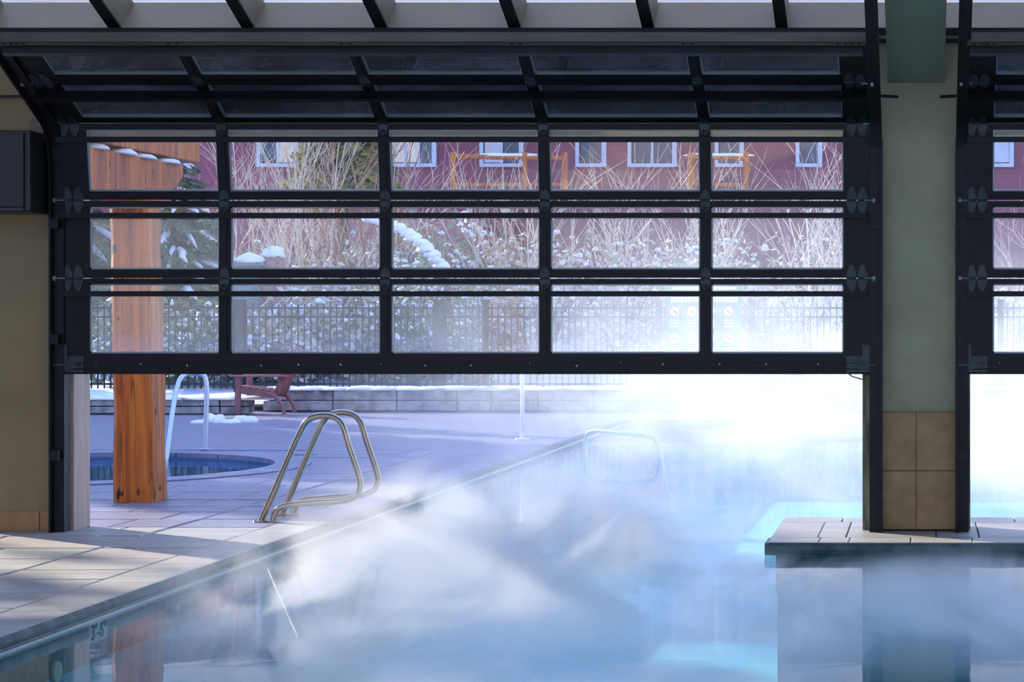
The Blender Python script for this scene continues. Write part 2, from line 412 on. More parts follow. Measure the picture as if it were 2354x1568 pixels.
b = MB(); prof = [(IX0+0.33, -0.085), (IX0+0.012, -0.085), (IX0-0.012, -0.07), (IX0-0.022, -0.045), (IX0-0.012, -0.018), (IX0+0.012, -0.004), (IX0+0.33, -0.004)]
b.prism([(px_, IY0, pz) for px_, pz in prof], (0, IY1-IY0, 0)); b.build('coping_side', 'coping', island)
b = MB(); b.box(IX0+0.1, IX1, IY0+0.1, IY1-0.02, -0.05, -0.012); b.build('mortar_bed', 'deck_joint', island)
def ipaver(x0, x1, y0, y1):
    b = MB(); b.box(x0+0.005, x1-0.005, y0+0.005, y1-0.005, -0.02, 0.0); b.build('paver', 'paver_in', island, bevel=0.004)
xs = [IX0, -0.70, -0.50, -0.09, 0.32, 0.9, 1.5, 2.1, 2.8, 3.4, 4.1, 4.8, 5.55]
for a_, c_ in zip(xs, xs[1:]): ipaver(a_, c_, IY0, 14.55)
for a_, c_ in zip([IX0, -0.72, -0.53, 0.08, 0.37, 0.95, 1.5, 2.3, 3.1, 3.9, 4.7], [-0.72, -0.53, 0.08, 0.37, 0.95, 1.5, 2.3, 3.1, 3.9, 4.7, 5.55]): ipaver(a_, c_, 14.55, 15.62)
for a_, c_ in zip([IX0, -0.60, 0.1, 0.66, 1.2, 1.7, 2.6, 3.5, 4.4], [-0.60, 0.1, 0.66, 1.2, 1.7, 2.6, 3.5, 4.4, 5.55]): ipaver(a_, c_, 15.62, IY1)

# depth marking on the tile band and a fitting below the water
def text(body, name, size, loc, rot, mat, parent, ext=0.002):
    cu = bpy.data.curves.new(name, 'FONT'); cu.body = body; cu.size = size; cu.extrude = ext; cu.align_x = 'CENTER'; cu.align_y = 'CENTER'
    tmp = bpy.data.objects.new(name, cu); C.objects.link(tmp)
    me = bpy.data.meshes.new_from_object(tmp.evaluated_get(bpy.context.evaluated_depsgraph_get())); bpy.data.objects.remove(tmp); bpy.data.curves.remove(cu)
    me.materials.clear(); me.materials.append(M[mat]); o = bpy.data.objects.new(name, me); C.objects.link(o); o.parent = parent
    o.location = Vector(loc)-wloc(parent); o.rotation_euler = rot; return o
dm = MB(); dm.box(POOL_X, POOL_X+0.012, 11.14, 11.38, -0.20, -0.095)
mk = dm.build('depth_marker', 'pool_trim'); tag(mk, 'pale depth marker tile on the pool edge below the deck', 'tile')
text("3'-6\"", 'numeral', 0.115, (POOL_X+0.014, 11.26, -0.148), (math.pi/2, 0, math.pi/2), 'marker_black', mk)
fm = MB(); fm.disc((POOL_X, 10.72, -0.27), 0.055, (1, 0, 0), 0.02)
tag(fm.build('wall_fitting', 'fitting', bevel=0.004), 'small round cream fitting on the underwater pool wall', 'fitting')

# spa
mb = MB(); n = 72
ring = lambda r, z: [(sx+r*math.cos(2*math.pi*k/n), sy+r*math.sin(2*math.pi*k/n), z) for k in range(n)]
vs = ring(sr+0.02, -0.02)+ring(sr+0.02, -0.9); mb.add(vs, [(k, (k+1) % n, n+(k+1) % n, n+k) for k in range(n)]); mb.add(ring(sr+0.02, -0.9), [tuple(range(n))])
spa = thing('hot_tub', (sx, sy, -0.9), 'round sunken hot tub in the deck behind the log post', 'hot tub')
mb.build('shell', 'spa_plaster', spa, smooth=True)
mb = MB(); vs = ring(sr+0.005, -0.02)+ring(sr+0.005, -0.16); mb.add(vs, [(k, (k+1) % n, n+(k+1) % n, n+k) for k in range(n)]); mb.build('tile_band', 'spa_tile', spa, smooth=True)
for k in range(24):
    b = MB(); t0, t1 = 2*math.pi*k/24+0.004, 2*math.pi*(k+1)/24-0.004; pts = []
    for rr, tt in ((sr-0.02, (t0, (t0+t1)/2, t1)), (sr+0.34, (t1, (t0+t1)/2, t0))):
        pts += [(sx+rr*math.cos(t), sy+rr*math.sin(t), -0.05) for t in tt]
    b.prism(pts, (0, 0, 0.053)); b.build('coping_stone', 'paver', spa, bevel=0.006)
mb = MB(); mb.add(ring(sr+0.004, -0.065), [tuple(range(n))]); tag(mb.build('spa_water', 'water'), 'still water filling the round hot tub behind the log post', 'water', kind='stuff')

# hall walls
mb = MB()
mb.box(-13.3, -13.0, -2.5, 15.3, 0, 3.7); struct(mb, 'wall_left', 'plaster_tan')
mb = MB(); mb.box(13.0, 13.3, -2.5, 15.3, -0.02, 3.7); struct(mb, 'wall_right', 'plaster_tan')
mb = MB(); 
for xx in (-13.3, -6.6, 0.0, 6.6, 12.7): mb.box(xx, xx+0.6, -2.6, -2.3, 0, 3.0)
mb.box(-13.3, 13.3, -2.6, -2.3, 3.0, 3.7); struct(mb, 'wall_back', 'plaster_tan')
mb = MB(); mb.box(-13.3, 13.3, 15.06, 15.34, 2.76, 3.50); struct(mb, 'wall_front', 'plaster_tan_lightened')
mb = MB(); mb.box(-13.3, -12.6, 15.0, 15.34, 0, 2.76); mb.box(12.4, 13.3, 15.0, 15.34, -0.02, 2.76); struct(mb, 'wall_front_piers', 'plaster_tan')

# eave sill, glazed roof, rafters
T_R = math.tan(math.radians(22)); EY, EZ = 15.28, 3.72
RY = 6.5; RZ = EZ+(EY-RY)*T_R
mb = MB(); mb.prism([(-13.3, 15.0, 3.50), (-13.3, 15.28, 3.72), (-13.3, 15.38, 3.72), (-13.3, 15.38, 3.44), (-13.3, 15.0, 3.44)], (26.6, 0, 0))
struct(mb, 'trim_1', 'sill_panel')
mb = MB(); mb.box(-13.3, 13.3, 14.96, 15.0, 3.455, 3.50); mb.box(-13.3, 13.3, 14.965, 15.06, 3.40, 3.425); struct(mb, 'trim_2', 'black_metal')
ceil_ = None
mb = MB()
mb.hexa([(-13.3, EY, EZ), (13.3, EY, EZ), (13.3, RY, RZ), (-13.3, RY, RZ), (-13.3, EY, EZ+0.01), (13.3, EY, EZ+0.01), (13.3, RY, RZ+0.01), (-13.3, RY, RZ+0.01)])
BY = 2*RY-EY-0.1; BZ = RZ-(RY-BY)*T_R
mb.hexa([(-13.3, RY, RZ), (13.3, RY, RZ), (13.3, BY, BZ), (-13.3, BY, BZ), (-13.3, RY, RZ+0.01), (13.3, RY, RZ+0.01), (13.3, BY, BZ+0.01), (-13.3, BY, BZ+0.01)])
struct(mb, 'ceiling', 'roof_glass')
rx = -5.636
raft_x = [rx+0.9285*i for i in range(-7, 20)]
for i, x in enumerate(raft_x):
    if abs(x+0.07) < 0.3 or abs(x-6.2) < 0.3 or abs(x+6.33) < 0.2: continue
    b = MB(); hw = 0.034
    zt = lambda Y: EZ+(EY-Y)*T_R-0.012
    zb = lambda Y: 3.505+(15.0-Y)*T_R
    b.cur = 0
    A = [(15.0, zb(15.0)), (15.26, zt(15.26)-0.02), (15.26, zt(15.26)), (RY, zt(RY)), (RY, zb(RY))]
    b.prism([(x-hw, yy, zz) for yy, zz in A], (2*hw, 0, 0))
    b.cur = 1
    b.hexa([(x-hw-0.008, 15.0, zb(15.0)-0.012), (x+hw+0.008, 15.0, zb(15.0)-0.012), (x+hw+0.008, RY, zb(RY)-0.012), (x-hw-0.008, RY, zb(RY)-0.012),
            (x-hw-0.008, 15.0, zb(15.0)+0.006), (x+hw+0.008, 15.0, zb(15.0)+0.006), (x+hw+0.008, RY, zb(RY)+0.006), (x-hw-0.008, RY, zb(RY)+0.006)])
    o = b.build('ceiling_rafter', ['rafter_side', 'black_metal']); o['kind'] = 'structure'

# columns
def column(cx, label, tiled):
    t = thing('column', (cx, 15.1, 0), label, 'column')
    b = MB(); b.box(cx-0.298, cx+0.298, 15.0, 15.055, 0, 3.44); b.build('plaster_face', 'plaster_green' if tiled else 'plaster_tan', t)
    b = MB(); b.box(cx-0.376, cx+0.376, 15.04, 15.33, 0, 2.75); b.build('jamb_core', 'jamb_worn' if tiled else 'jamb_stone', t)
    if tiled:
        b = MB(); b.box(cx-0.302, cx+0.302, 14.993, 15.0, 0, 0.83); b.build('grout_bed', 'grout', t)
        for i in range(2):
            for j in range(2):
                b = MB(); b.box(cx-0.300+0.301*i, cx-0.003+0.301*i, 14.982, 14.995, 0.012+0.41*j, 0.416+0.41*j); b.build('tile', 'tile_tan', t, bevel=0.002)
        b = MB(); b.box(cx-0.310, cx+0.310, 14.978, 15.0, 0, 0.012); b.build('foot_strip', 'black_metal', t)
        # sloping painted roof beam bearing on the column
    else:
        for i, (a_, c_) in enumerate(((-0.30, -0.145), (-0.139, 0.155), (0.161, 0.298))):
            b = MB(); b.box(cx+a_, cx+c_, 14.984, 15.0, 0, 0.138); b.build('base_tile', 'tile_brown', t, bevel=0.002)
    return t
column(-0.056, 'green-grey plastered column with tan tiled base between the two doors', True)
column(-6.316, 'tan plastered pier left of the door carrying the black box', False)
def roof_beam(cx, label):
    b = MB(); z0 = 3.12; hw = 0.197
    bz = lambda Y: z0+(15.0-Y)*0.30; tz = lambda Y: EZ+(EY-Y)*T_R-0.03
    b.prism([(cx-hw, 15.0, z0), (cx-hw, 15.0, tz(15.0)), (cx-hw, RY, tz(RY)), (cx-hw, RY, bz(RY))], (2*hw, 0, 0))
    tag(b.build('roof_beam', 'beam_paint'), label, 'beam')
roof_beam(-0.056, 'sloping teal-grey roof beam landing on top of the middle column')

# ------------------------------------------------------------------ sectional doors
DX0, DX1 = -5.985, -0.379
MULL = [(-4.888, -4.809), (-3.772, -3.696), (-2.667, -2.591), (-1.554, -1.478)]
PANE_L, PANE_R = -5.787, -0.560
FACE_Y = 14.92
def make_door(label):
    door = thing('sectional_door', ((DX0+DX1)/2, FACE_Y, 1.107), label, 'door')
    secs = []; Y, Z = FACE_Y, 1.107
    for L, deg, rb, rt in ((0.651, 0, 0.13, 0.04), (0.540, 0, 0.062, 0.045), (0.533, 8, 0.062, 0.045), (0.533, 63.2, 0.055, 0.05), (0.533, 63.2, 0.055, 0.07)):
        a = math.radians(deg); secs.append((Y, Z, a, L, rb, rt)); Y -= math.sin(a)*L; Z += math.cos(a)*L
    def P(sec, x, s, n):
        Y, Z, a = sec[:3]
        return Vector((x, Y-math.sin(a)*s-math.cos(a)*n, Z+math.cos(a)*s-math.sin(a)*n))
    def sbox(b, sec, x0, x1, s0, s1, n0, n1):
        b.hexa([P(sec, x0, s0, n0), P(sec, x1, s0, n0), P(sec, x1, s1, n0), P(sec, x0, s1, n0), P(sec, x0, s0, n1), P(sec, x1, s0, n1), P(sec, x1, s1, n1), P(sec, x0, s1, n1)])
    TH = 0.045
    parts = []
    for i, sec in enumerate(secs):
        L, rb, rt = sec[3:]
        b = MB()
        g = 0.004
        sbox(b, sec, DX0, DX1, g, rb, -TH, 0); sbox(b, sec, DX0, DX1, L-rt, L-g, -TH, 0)
        sbox(b, sec, DX0, PANE_L, rb, L-rt, -TH, 0); sbox(b, sec, PANE_R, DX1, rb, L-rt, -TH, 0)
        sbox(b, sec, DX0, DX1, g+0.012, g+0.018, -0.01, 0.006)      # raised lip along the rail
        b.cur = 1
        edges = [PANE_L]+[e for m_ in MULL for e in m_]+[PANE_R]
        for k in range(5):
            x0, x1 = edges[2*k], edges[2*k+1]
            sbox(b, sec, x0, x1, rb, rb+0.012, -TH*0.8, -0.012); sbox(b, sec, x0, x1, L-rt-0.010, L-rt, -TH*0.8, -0.012)
            sbox(b, sec, x0, x0+0.010, rb, L-rt, -TH*0.8, -0.012); sbox(b, sec, x1-0.010, x1, rb, L-rt, -TH*0.8, -0.012)
        fr = b.build('door_section', ['black_metal', 'bead'], door); parts.append(fr)
        for x0, x1 in MULL:
            b = MB(); sbox(b, sec, x0, x1, rb, L-rt, -TH, 0.0); sbox(b, sec, x0+0.022, x1-0.022, rb, L-rt, 0.0, 0.008); b.build('mullion', 'black_metal', fr)
        for k in range(5):
            b = MB(); sbox(b, sec, edges[2*k]+0.004, edges[2*k+1]-0.004, rb+0.004, L-rt-0.004, -0.030, -0.026)
            b.build('glass_pane', 'glass', fr)
        # stiffening bar standing off the inner face
        b = MB(); s0 = L-0.126 if i < 4 else L-0.11
        xa, xb = DX0+0.02, DX1-0.02
        sbox(b, sec, xa, xb, s0, s0+0.036, 0.072, 0.086); sbox(b, sec, xa, xb, s0, s0+0.005, 0.0, 0.075); sbox(b, sec, xa, xb, s0+0.031, s0+0.036, 0.03, 0.075)
        b.build('stiffener_bar', 'strut_grey' if i == 4 else 'black_metal', fr)
        if i == 4:                                                   # perforated angle along the top edge
            b = MB(); sbox(b, sec, DX0, DX1, L-0.005, L+0.010, -0.02, 0.05); sbox(b, sec, DX0, DX1, L-0.04, L+0.0, 0.035, 0.05); b.cur = 1
            W_ = DX1-DX0
            for fx in (0.008, 0.017, 0.023, 0.031, 0.198, 0.208, 0.397, 0.407, 0.593, 0.603, 0.79, 0.80, 0.968, 0.977, 0.984, 0.992):
                c = P(sec, DX0+W_*fx, L-0.018, 0.050); nrm = P(sec, 0, 0, 1)-P(sec, 0, 0, 0); b.disc(c, 0.011, nrm, 0.002, 10)
            b.build('perforated_angle', ['galv', 'rubber'], fr)
        if i == 0:
            b = MB(); sbox(b, sec, DX0, DX1, -0.014, g, -TH+0.005, -0.005); b.build('bottom_seal', 'rubber', fr)
            b = MB(); sbox(b, sec, DX0+0.09, DX1-0.09, 0.060, 0.066, 0, 0.010); sbox(b, sec, DX0+0.09, DX1-0.09, 0.022, 0.027, 0, 0.008); b.build('rail_lip', 'black_metal', fr)
            rr = random.Random(8)
            b = MB()
            for k in range(16):
                c = P(sec, DX0+0.3+0.33*k+rr.uniform(-0.1, 0.1), 0.045+rr.uniform(-0.004, 0.02), 0.0); b.disc(c, 0.007, (0, -1, 0), 0.004, 8)
            b.build('screws', 'screw', fr)['kind'] = 'stuff'
            for sgn, xe in ((1, DX0), (-1, DX1)):
                b = MB(); sbox(b, sec, min(xe, xe+sgn*0.16), max(xe, xe+sgn*0.16), 0.0, 0.11, 0, 0.006); sbox(b, sec, min(xe, xe+sgn*0.05), max(xe, xe+sgn*0.05), 0.02, 0.19, 0, 0.012)
                sbox(b, sec, min(xe-sgn*0.05, xe+sgn*0.13), max(xe-sgn*0.05, xe+sgn*0.13), 0.046, 0.058, 0.006, 0.03); b.build('corner_bracket', 'hinge', fr)
            b = MB(); b.tube([P(sec, DX1-0.16, 0.0, 0.0), P(sec, DX1-0.12, -0.03, 0.01), P(sec, DX1-0.05, -0.05, 0.01)], 0.005, 6); b.build('loose_strap', 'strap', fr)
    # hinges over the joints
    hx = [DX0+0.05, DX0+0.125]+[(a_+b_)/2 for a_, b_ in MULL]+[DX1-0.05, DX1-0.125]
    for i in range(4):
        lo, up = secs[i], secs[i+1]
        for x in hx:
            b = MB(); L = lo[3]; w, w2, h = 0.034, 0.012, 0.092
            for sec, sg, s0 in ((lo, -1, L), (up, 1, 0.0)):
                poly = [(-w, 0.006), (-w, 0.03), (-w2, h), (w2, h), (w, 0.03), (w, 0.006)]
                pts = [P(sec, x+dx, s0+sg*ds, 0.001) for dx, ds in poly]
                b.prism(pts, P(sec, 0, 0, 0.006)-P(sec, 0, 0, 0))
                for ds in (0.035, 0.07): b.disc(P(sec, x, s0+sg*ds, 0.006), 0.008, P(sec, 0, 0, 1)-P(sec, 0, 0, 0), 0.005, 8)
            b.tube([P(lo, x-w, L, 0.008), P(lo, x+w, L, 0.008)], 0.008, 8)
            b.build('hinge', 'hinge', parts[i])
        for sgn, xe in ((-1, DX0), (1, DX1)):
            b = MB(); b.tube([P(lo, xe-sgn*0.04, lo[3], 0.02), P(lo, xe+sgn*0.035, lo[3], 0.02)], 0.006, 6); b.tube([P(lo, xe+sgn*0.02, lo[3], 0.02), P(lo, xe+sgn*0.04, lo[3], 0.02)], 0.022, 12)
            b.build('roller', 'screw', parts[i])
    return door
door_a = make_door('large black glazed sectional door raised a third open, left of the green column')
SHIFT = 6.26
door_b = copy_tree(door_a); door_b.location.x += SHIFT
door_b['label'] = 'second black glazed sectional door cut off by the right frame edge'

def track(xc, side, label):
    Yv = 14.885; t = thing('door_track', (xc, Yv, 0), label, 'track', None)
    path = [(Yv, 0.0), (Yv, 2.30), (Yv-0.006, 2.50), (Yv-0.03, 2.66)]
    a0 = math.radians(8)
    p = Vector((Yv-0.03, 2.66)); ang = math.radians(80)
    for k in range(6):
        ang = math.radians(80-(80-26.8)*(k+1)/6); p = p+Vector((-math.cos(ang), math.sin(ang)))*0.045; path.append((p.x, p.y))
    path.append((p.x-math.cos(ang)*3.6, p.y+math.sin(ang)*3.6))
    b = MB(); prof = [(-0.042, 0.03), (-0.042, -0.03), (0.042, -0.03), (0.042, -0.018), (-0.028, -0.018), (-0.028, 0.03)]
    rows = []
    for i, (yy, zz) in enumerate(path):
        d = Vector(path[min(i+1, len(path)-1)])-Vector(path[max(i-1, 0)]); d.normalize(); nrm = Vector((-d.y, d.x))   # towards the hall
        if nrm.x > 0: nrm = -nrm
        rows.append([(xc+side*px_, yy+nrm.x*q_, zz+nrm.y*q_) for px_, q_ in prof])
    n = len(prof); vs = [v for r in rows for v in r]
    b.add(vs, [(i*n+k, i*n+(k+1) % n, (i+1)*n+(k+1) % n, (i+1)*n+k) for i in range(len(rows)-1) for k in range(n)]+[tuple(range(n)), tuple((len(rows)-1)*n+k for k in range(n))])
    b.build('rail', 'black_track', t)
    b = MB()
    b.box(xc-0.045, xc+0.045, Yv+0.02, 15.0, 0.0, 2.72); b.build('mounting_angle', 'black_track', t)
    for zz in (0.5, 1.3, 2.1):
        b = MB(); b.box(xc-0.03, xc+0.03, 14.84, 14.86, zz, zz+0.07); b.build('bracket', 'black_track', t)
    sgn = -side
    b = MB(); b.bar((xc+sgn*0.02, 14.90, 3.02), (xc+sgn*(0.15 if xc > -5 else 0.55), 14.97, 3.02), 0.014, 0.02); b.build('stay_rod', 'black_track', t)
    return t
track(-6.0, 1, 'black door track running up the tan pier and back under the roof')
track(-0.335, -1, 'black door track on the left side of the green column')
track(-6.0+SHIFT, 1, 'black door track on the right side of the green column')

# black box on the left pier
cab = thing('wall_cabinet', (-6.34, 14.8, 2.19), 'large black box mounted high on the tan pier left of the door', 'wall unit')
b = MB(); b.box(-6.62, -6.07, 14.62, 14.99, 2.20, 2.76); b.build('housing', 'cabinet', cab, bevel=0.02)
b = MB(); b.box(-6.60, -6.11, 14.60, 14.62, 2.235, 2.74); b.build('front_panel', 'cabinet', cab, bevel=0.004)
b = MB(); b.box(-6.60, -6.11, 14.595, 14.615, 2.212, 2.224); b.build('bottom_trim', 'strut_grey', cab)
b = MB(); b.box(-6.17, -6.08, 14.86, 14.9, 2.76, 2.86); b.build('hanger_plate', 'galv', cab)

# ------------------------------------------------------------------ stainless rails
def smooth_path(pts, it=3):
    p = [Vector(v) for v in pts]
    for _ in range(it):
        q_ = [p[0]]
        for a_, b_ in zip(p, p[1:]): q_ += [a_*0.75+b_*0.25, a_*0.25+b_*0.75]
        q_.append(p[-1]); p = q_
    return p
def grab_rail(Y, label):
    Y0 = 15.64; f = lambda px, py: (X_(px, Y0), Y, Z_(py, Y0))
    pts = [f(598, 1202), f(640, 1106), f(686, 1002), f(706, 962), f(748, 952), f(786, 966), f(800, 1020), f(822, 1080), f(832, 1120), f(812, 1150), f(740, 1154), f(665, 1160), f(634, 1170), f(627, 1202)]
    p = smooth_path(pts); zmin = 0.0
    t = thing('grab_rail', (X_(612, Y0), Y, 0), label, 'handrail', 'stainless rails at the near pool edge')
    b = MB(); b.tube(p, 0.0235, 12); b.build('tube', 'steel', t, smooth=True)
    for px in (598, 627):
        b = MB(); c = Vector((X_(px, Y0), Y, 0.0)); b.disc(c, 0.05, (0, 0, 1), 0.012, 16); b.build('flange', 'steel', t)
    return t
grab_rail(15.64, 'nearer of the two bent stainless grab rails on the pool edge')
grab_rail(16.14, 'farther of the two bent stainless grab rails on the pool edge')

t = thing('spa_handrail', (-8.0, 24.0, 0), 'tall arched white steel handrail at the hot tub behind the log post', 'handrail')
Yr = 24.0
b = MB(); b.tube(smooth_path([(X_(472, Yr), Yr, 0), (X_(474, Yr), Yr, Z_(940, Yr)), (X_(476, Yr), Yr, Z_(880, Yr)), (X_(468, Yr), Yr, Z_(858, Yr)), (X_(428, Yr), Yr-0.05, Z_(857, Yr)), (X_(418, Yr), Yr-0.2, Z_(885, Yr)), (X_(375, Yr-1.0), Yr-1.0, -0.3)]), 0.028, 10)
b.build('tube', 'steel_far', t, smooth=True)
b = MB(); b.disc((X_(472, Yr), Yr, 0.0), 0.06, (0, 0, 1), 0.012); b.build('flange', 'steel_far', t)

t = thing('pool_handrail', (-2.9, 23.7, WL), 'grey handrail bending down into the pool out in the steam', 'handrail')
Yr = 23.7
b = MB(); b.tube(smooth_path([(X_(1350, Yr+0.6), Yr+0.6, -0.6), (X_(1345, Yr+0.6), Yr+0.6, Z_(1030, Yr)), (X_(1350, Yr+0.5), Yr+0.5, Z_(994, Yr)), (X_(1420, Yr+0.2), Yr+0.2, Z_(997, Yr)), (X_(1495, Yr), Yr, Z_(1002, Yr)), (X_(1512, Yr), Yr, Z_(1012, Yr)), (X_(1540, Yr), Yr, -0.6)]), 0.025, 10)
b.build('tube', 'steel_far', t, smooth=True)

t = thing('slim_pole', (X_(1200, 26), 26, WL), 'slim white pole standing at the pool edge out in the steam', 'pole')
b = MB(); b.tube([(X_(1201, 26), 26, -0.1), (X_(1201, 26), 26, 0.86)], 0.024, 10); b.build('shaft', 'white_paint', t, smooth=True)
b = MB(); b.disc((X_(1201, 26), 26, -0.05), 0.09, (0, 0, 1), 0.06); b.build('base', 'white_paint', t)

# ------------------------------------------------------------------ log post, corbel, beam
def hewn(b, x0, x1, y0, y1, z0, z1, lean=(0, 0), seed=0, nz=26, ch=0.035, amp=0.02):
    rows = []
    poly = [(x0+ch, y0), (x1-ch, y0), (x1, y0+ch), (x1, y1-ch), (x1-ch, y1), (x0+ch, y1), (x0, y1-ch), (x0, y0+ch)]
    fine = []
    for i, p in enumerate(poly):
        a_, c_ = Vector(p), Vector(poly[(i+1) % 8]); k = 4 if (c_-a_).length > 0.1 else 1
        fine += [a_+(c_-a_)*j/k for j in range(k)]
    n = len(fine)
    for i in range(nz+1):
        z = z0+(z1-z0)*i/nz; s_ = i/nz
        for p in fine:
            d = noise.noise(Vector((p.x*6+seed, p.y*6, z*2.2)))*amp
            c = Vector(((x0+x1)/2, (y0+y1)/2)); v = (p-c); k = 1+d/max(v.length, 0.05)+0.05*(1-s_)**2
            rows.append((c.x+v.x*k+lean[0]*s_, c.y+v.y*k+lean[1]*s_, z))
    b.add(rows, [(i*n+k, i*n+(k+1) % n, (i+1)*n+(k+1) % n, (i+1)*n+k) for i in range(nz) for k in range(n)]+[tuple(range(n-1, -1, -1)), tuple(nz*n+k for k in range(n))])
post = thing('log_post', (-6.35, 17.44, 0), 'thick orange-brown log post with cracks standing on the deck', 'post')
b = MB(); hewn(b, -6.50, -6.19, 17.27, 17.62, 0.0, 2.42, (-0.045, 0), 3); b.build('shaft', 'timber', post, smooth=False)
b = MB()
prof = [(15.45, 2.41), (17.55, 2.41), (17.72, 2.45), (17.80, 2.54), (17.92, 2.60), (18.02, 2.66), (18.02, 2.755), (15.45, 2.755)]
b.prism([(-6.52, yy, zz) for yy, zz in prof], (0.32, 0, 0)); cb = b.build('corbel', 'timber', post, bevel=0.012)
b = MB()
for yy, l in ((16.2, 0.16), (16.75, 0.22), (17.2, 0.2), (17.75, 0.2)): b.lump((-6.24, yy, 2.752), 0.10, l, 0.045, int(yy*7), flat=0.1)
b.build('snow_cap', 'snow', post, smooth=True)
beam = thing('timber_beam', (-6.36, 16.9, 2.8), 'squared orange timber beam resting on the log post corbel', 'beam')
b = MB(); b.box(-6.54, -6.19, 15.40, 18.42, 2.80, 3.16); b.build('timber', 'timber', beam, bevel=0.012)
b = MB(); b.box(-6.52, -6.10, 15.40, 16.6, 2.865, 3.05); b.build('side_block', 'timber', beam, bevel=0.012)

# ------------------------------------------------------------------ low walls, snow, ground
def wall_blocks(x0, x1, Y, z1, label, name='planter_wall'):
    t = thing(name, ((x0+x1)/2, Y+0.2, 0), label, 'wall')
    rr = random.Random(int(x0*10)); x = x0
    while x < x1-0.05:
        w = min(rr.uniform(0.7, 1.1), x1-x); zz = 0
        for j in range(2):
            h = z1/2; b = MB(); b.box(x+0.01, x+w-0.01, Y+rr.uniform(0, 0.02), Y+0.4, zz+0.006, zz+h-0.006); b.build('stone', 'wallstone', t, bevel=0.012); zz += h
        x += w
    b = MB()
    x = x0
    while x < x1:
        b.lump((x+0.25, Y+0.22, z1-0.01), 0.38, 0.26, 0.06, int(x*9), flat=0.05, rough=0.5); x += 0.4
    o = b.build('snow_cap', 'snow', t, smooth=True)
    return t
wall_blocks(-10.3, -6.75, 33.5, 0.33, 'low stone planter wall with snow behind the pool deck')
wall_blocks(-6.75, 4.2, 33.5, 0.33, 'low stone planter wall running on to the right through the steam')
wall_blocks(-14.5, -10.25, 32.6, 0.22, 'low snow-topped kerb wall left of the reddish chair')
b = MB(); rr = random.Random(3)
for k in range(16): b.lump((X_(rr.uniform(450, 560), 30), 30.3+rr.uniform(-0.3, 0.3), -0.02), rr.uniform(0.05, 0.14), rr.uniform(0.05, 0.12), rr.uniform(0.04, 0.13), k)
tag(b.build('snow_heap', 'snow', smooth=True), 'small heap of shovelled snow on the deck near the kerb wall', 'snow', kind='stuff')
mb = MB(); nx, ny = 60, 40; vs = []
for j in range(ny+1):
    for i in range(nx+1):
        x = -60+85*i/nx; yy = 33.9+50*j/ny
        z = 0.12+max(0, yy-40)*0.10+0.18*noise.noise(Vector((x*0.5, yy*0.5, 0)))*min(1, (yy-33.9)/3)
        vs.append((x, yy, z))
mb.add(vs, [(j*(nx+1)+i, j*(nx+1)+i+1, (j+1)*(nx+1)+i+1, (j+1)*(nx+1)+i) for j in range(ny) for i in range(nx)])
struct(mb, 'ground_snow', 'snow', smooth=True)
mb = MB(); nx, ny = 50, 10; vs = []
for j in range(ny+1):
    for i in range(nx+1):
        x = -260+420*i/nx; yy = 120+180*j/ny
        vs.append((x, yy, (j/ny)**0.9*62+6*noise.noise(Vector((x*0.02, yy*0.02, 1)))*min(1, j)))
mb.add(vs, [(j*(nx+1)+i, j*(nx+1)+i+1, (j+1)*(nx+1)+i+1, (j+1)*(nx+1)+i) for j in range(ny) for i in range(nx)])
struct(mb, 'ground_hill_added', 'forest', smooth=True)  # hill added to keep bright sky out of the pool reflections
mb = MB(); mb.box(-90, -18, -60, 34, -0.3, -0.05); mb.box(-90, 90, -120, -2.7, -0.5, -0.06); mb.box(14.1, 90, -2.7, 60, -0.5, -0.06); struct(mb, 'ground_side', 'snow')

# ------------------------------------------------------------------ fence
FY = 38.7
fposts = [-19.5, -15.9, -12.3, -8.71, -7.89, -4.77, -3.10, -0.4, 1.37, 4.6, 8.2]
flabels = ['black picket fence section farthest left, past the left pier', 'black picket fence section behind the log post', 'black picket fence section left of the reddish chair', 'short black picket fence section right of the reddish chair',
           'black picket fence section behind the slim white pole', 'black picket fence section carrying the green sign', 'black picket fence section just right of the green sign',
           'black picket fence section hidden behind the green column', 'black picket fence section seen under the right-hand door', 'black picket fence section past the right frame edge']
flabels[2] = 'black picket fence section behind the reddish chair'
pk = None; ppost = None
for i in range(len(fposts)-1):
    x0, x1 = fposts[i], fposts[i+1]
    t = thing('picket_fence', ((x0+x1)/2, FY, 0.15), flabels[i], 'fence', 'black picket fence sections')
    for z_ in (0.235, 1.44, 1.60):
        b = MB(); b.box(x0, x1, FY-0.018, FY+0.018, z_, z_+0.035); b.build('fence_rail', 'fence', t)
    n = max(2, round((x1-x0)/0.116))
    for k in range(1, n):
        x = x0+(x1-x0)*k/n
        if pk is None:
            b = MB(); b.box(-0.011, 0.011, -0.011, 0.011, 0, 1.52); o = b.build('picket', 'fence'); pk = o.data
        else:
            o = bpy.data.objects.new('picket', pk); C.objects.link(o)
        o.parent = t; o.location = Vector((x, FY, 0.17))-wloc(t)
    for xx in ([x0, x1] if i == len(fposts)-2 else [x0]):
        w = 0.085 if xx in (-8.71, -12.3) else 0.055
        b = MB(); b.box(xx-w, xx+w, FY-w, FY+w, 0.05, 1.74); b.box(xx-w-0.012, xx+w+0.012, FY-w-0.012, FY+w+0.012, 1.74, 1.77); b.build('fence_post', 'fence', t)

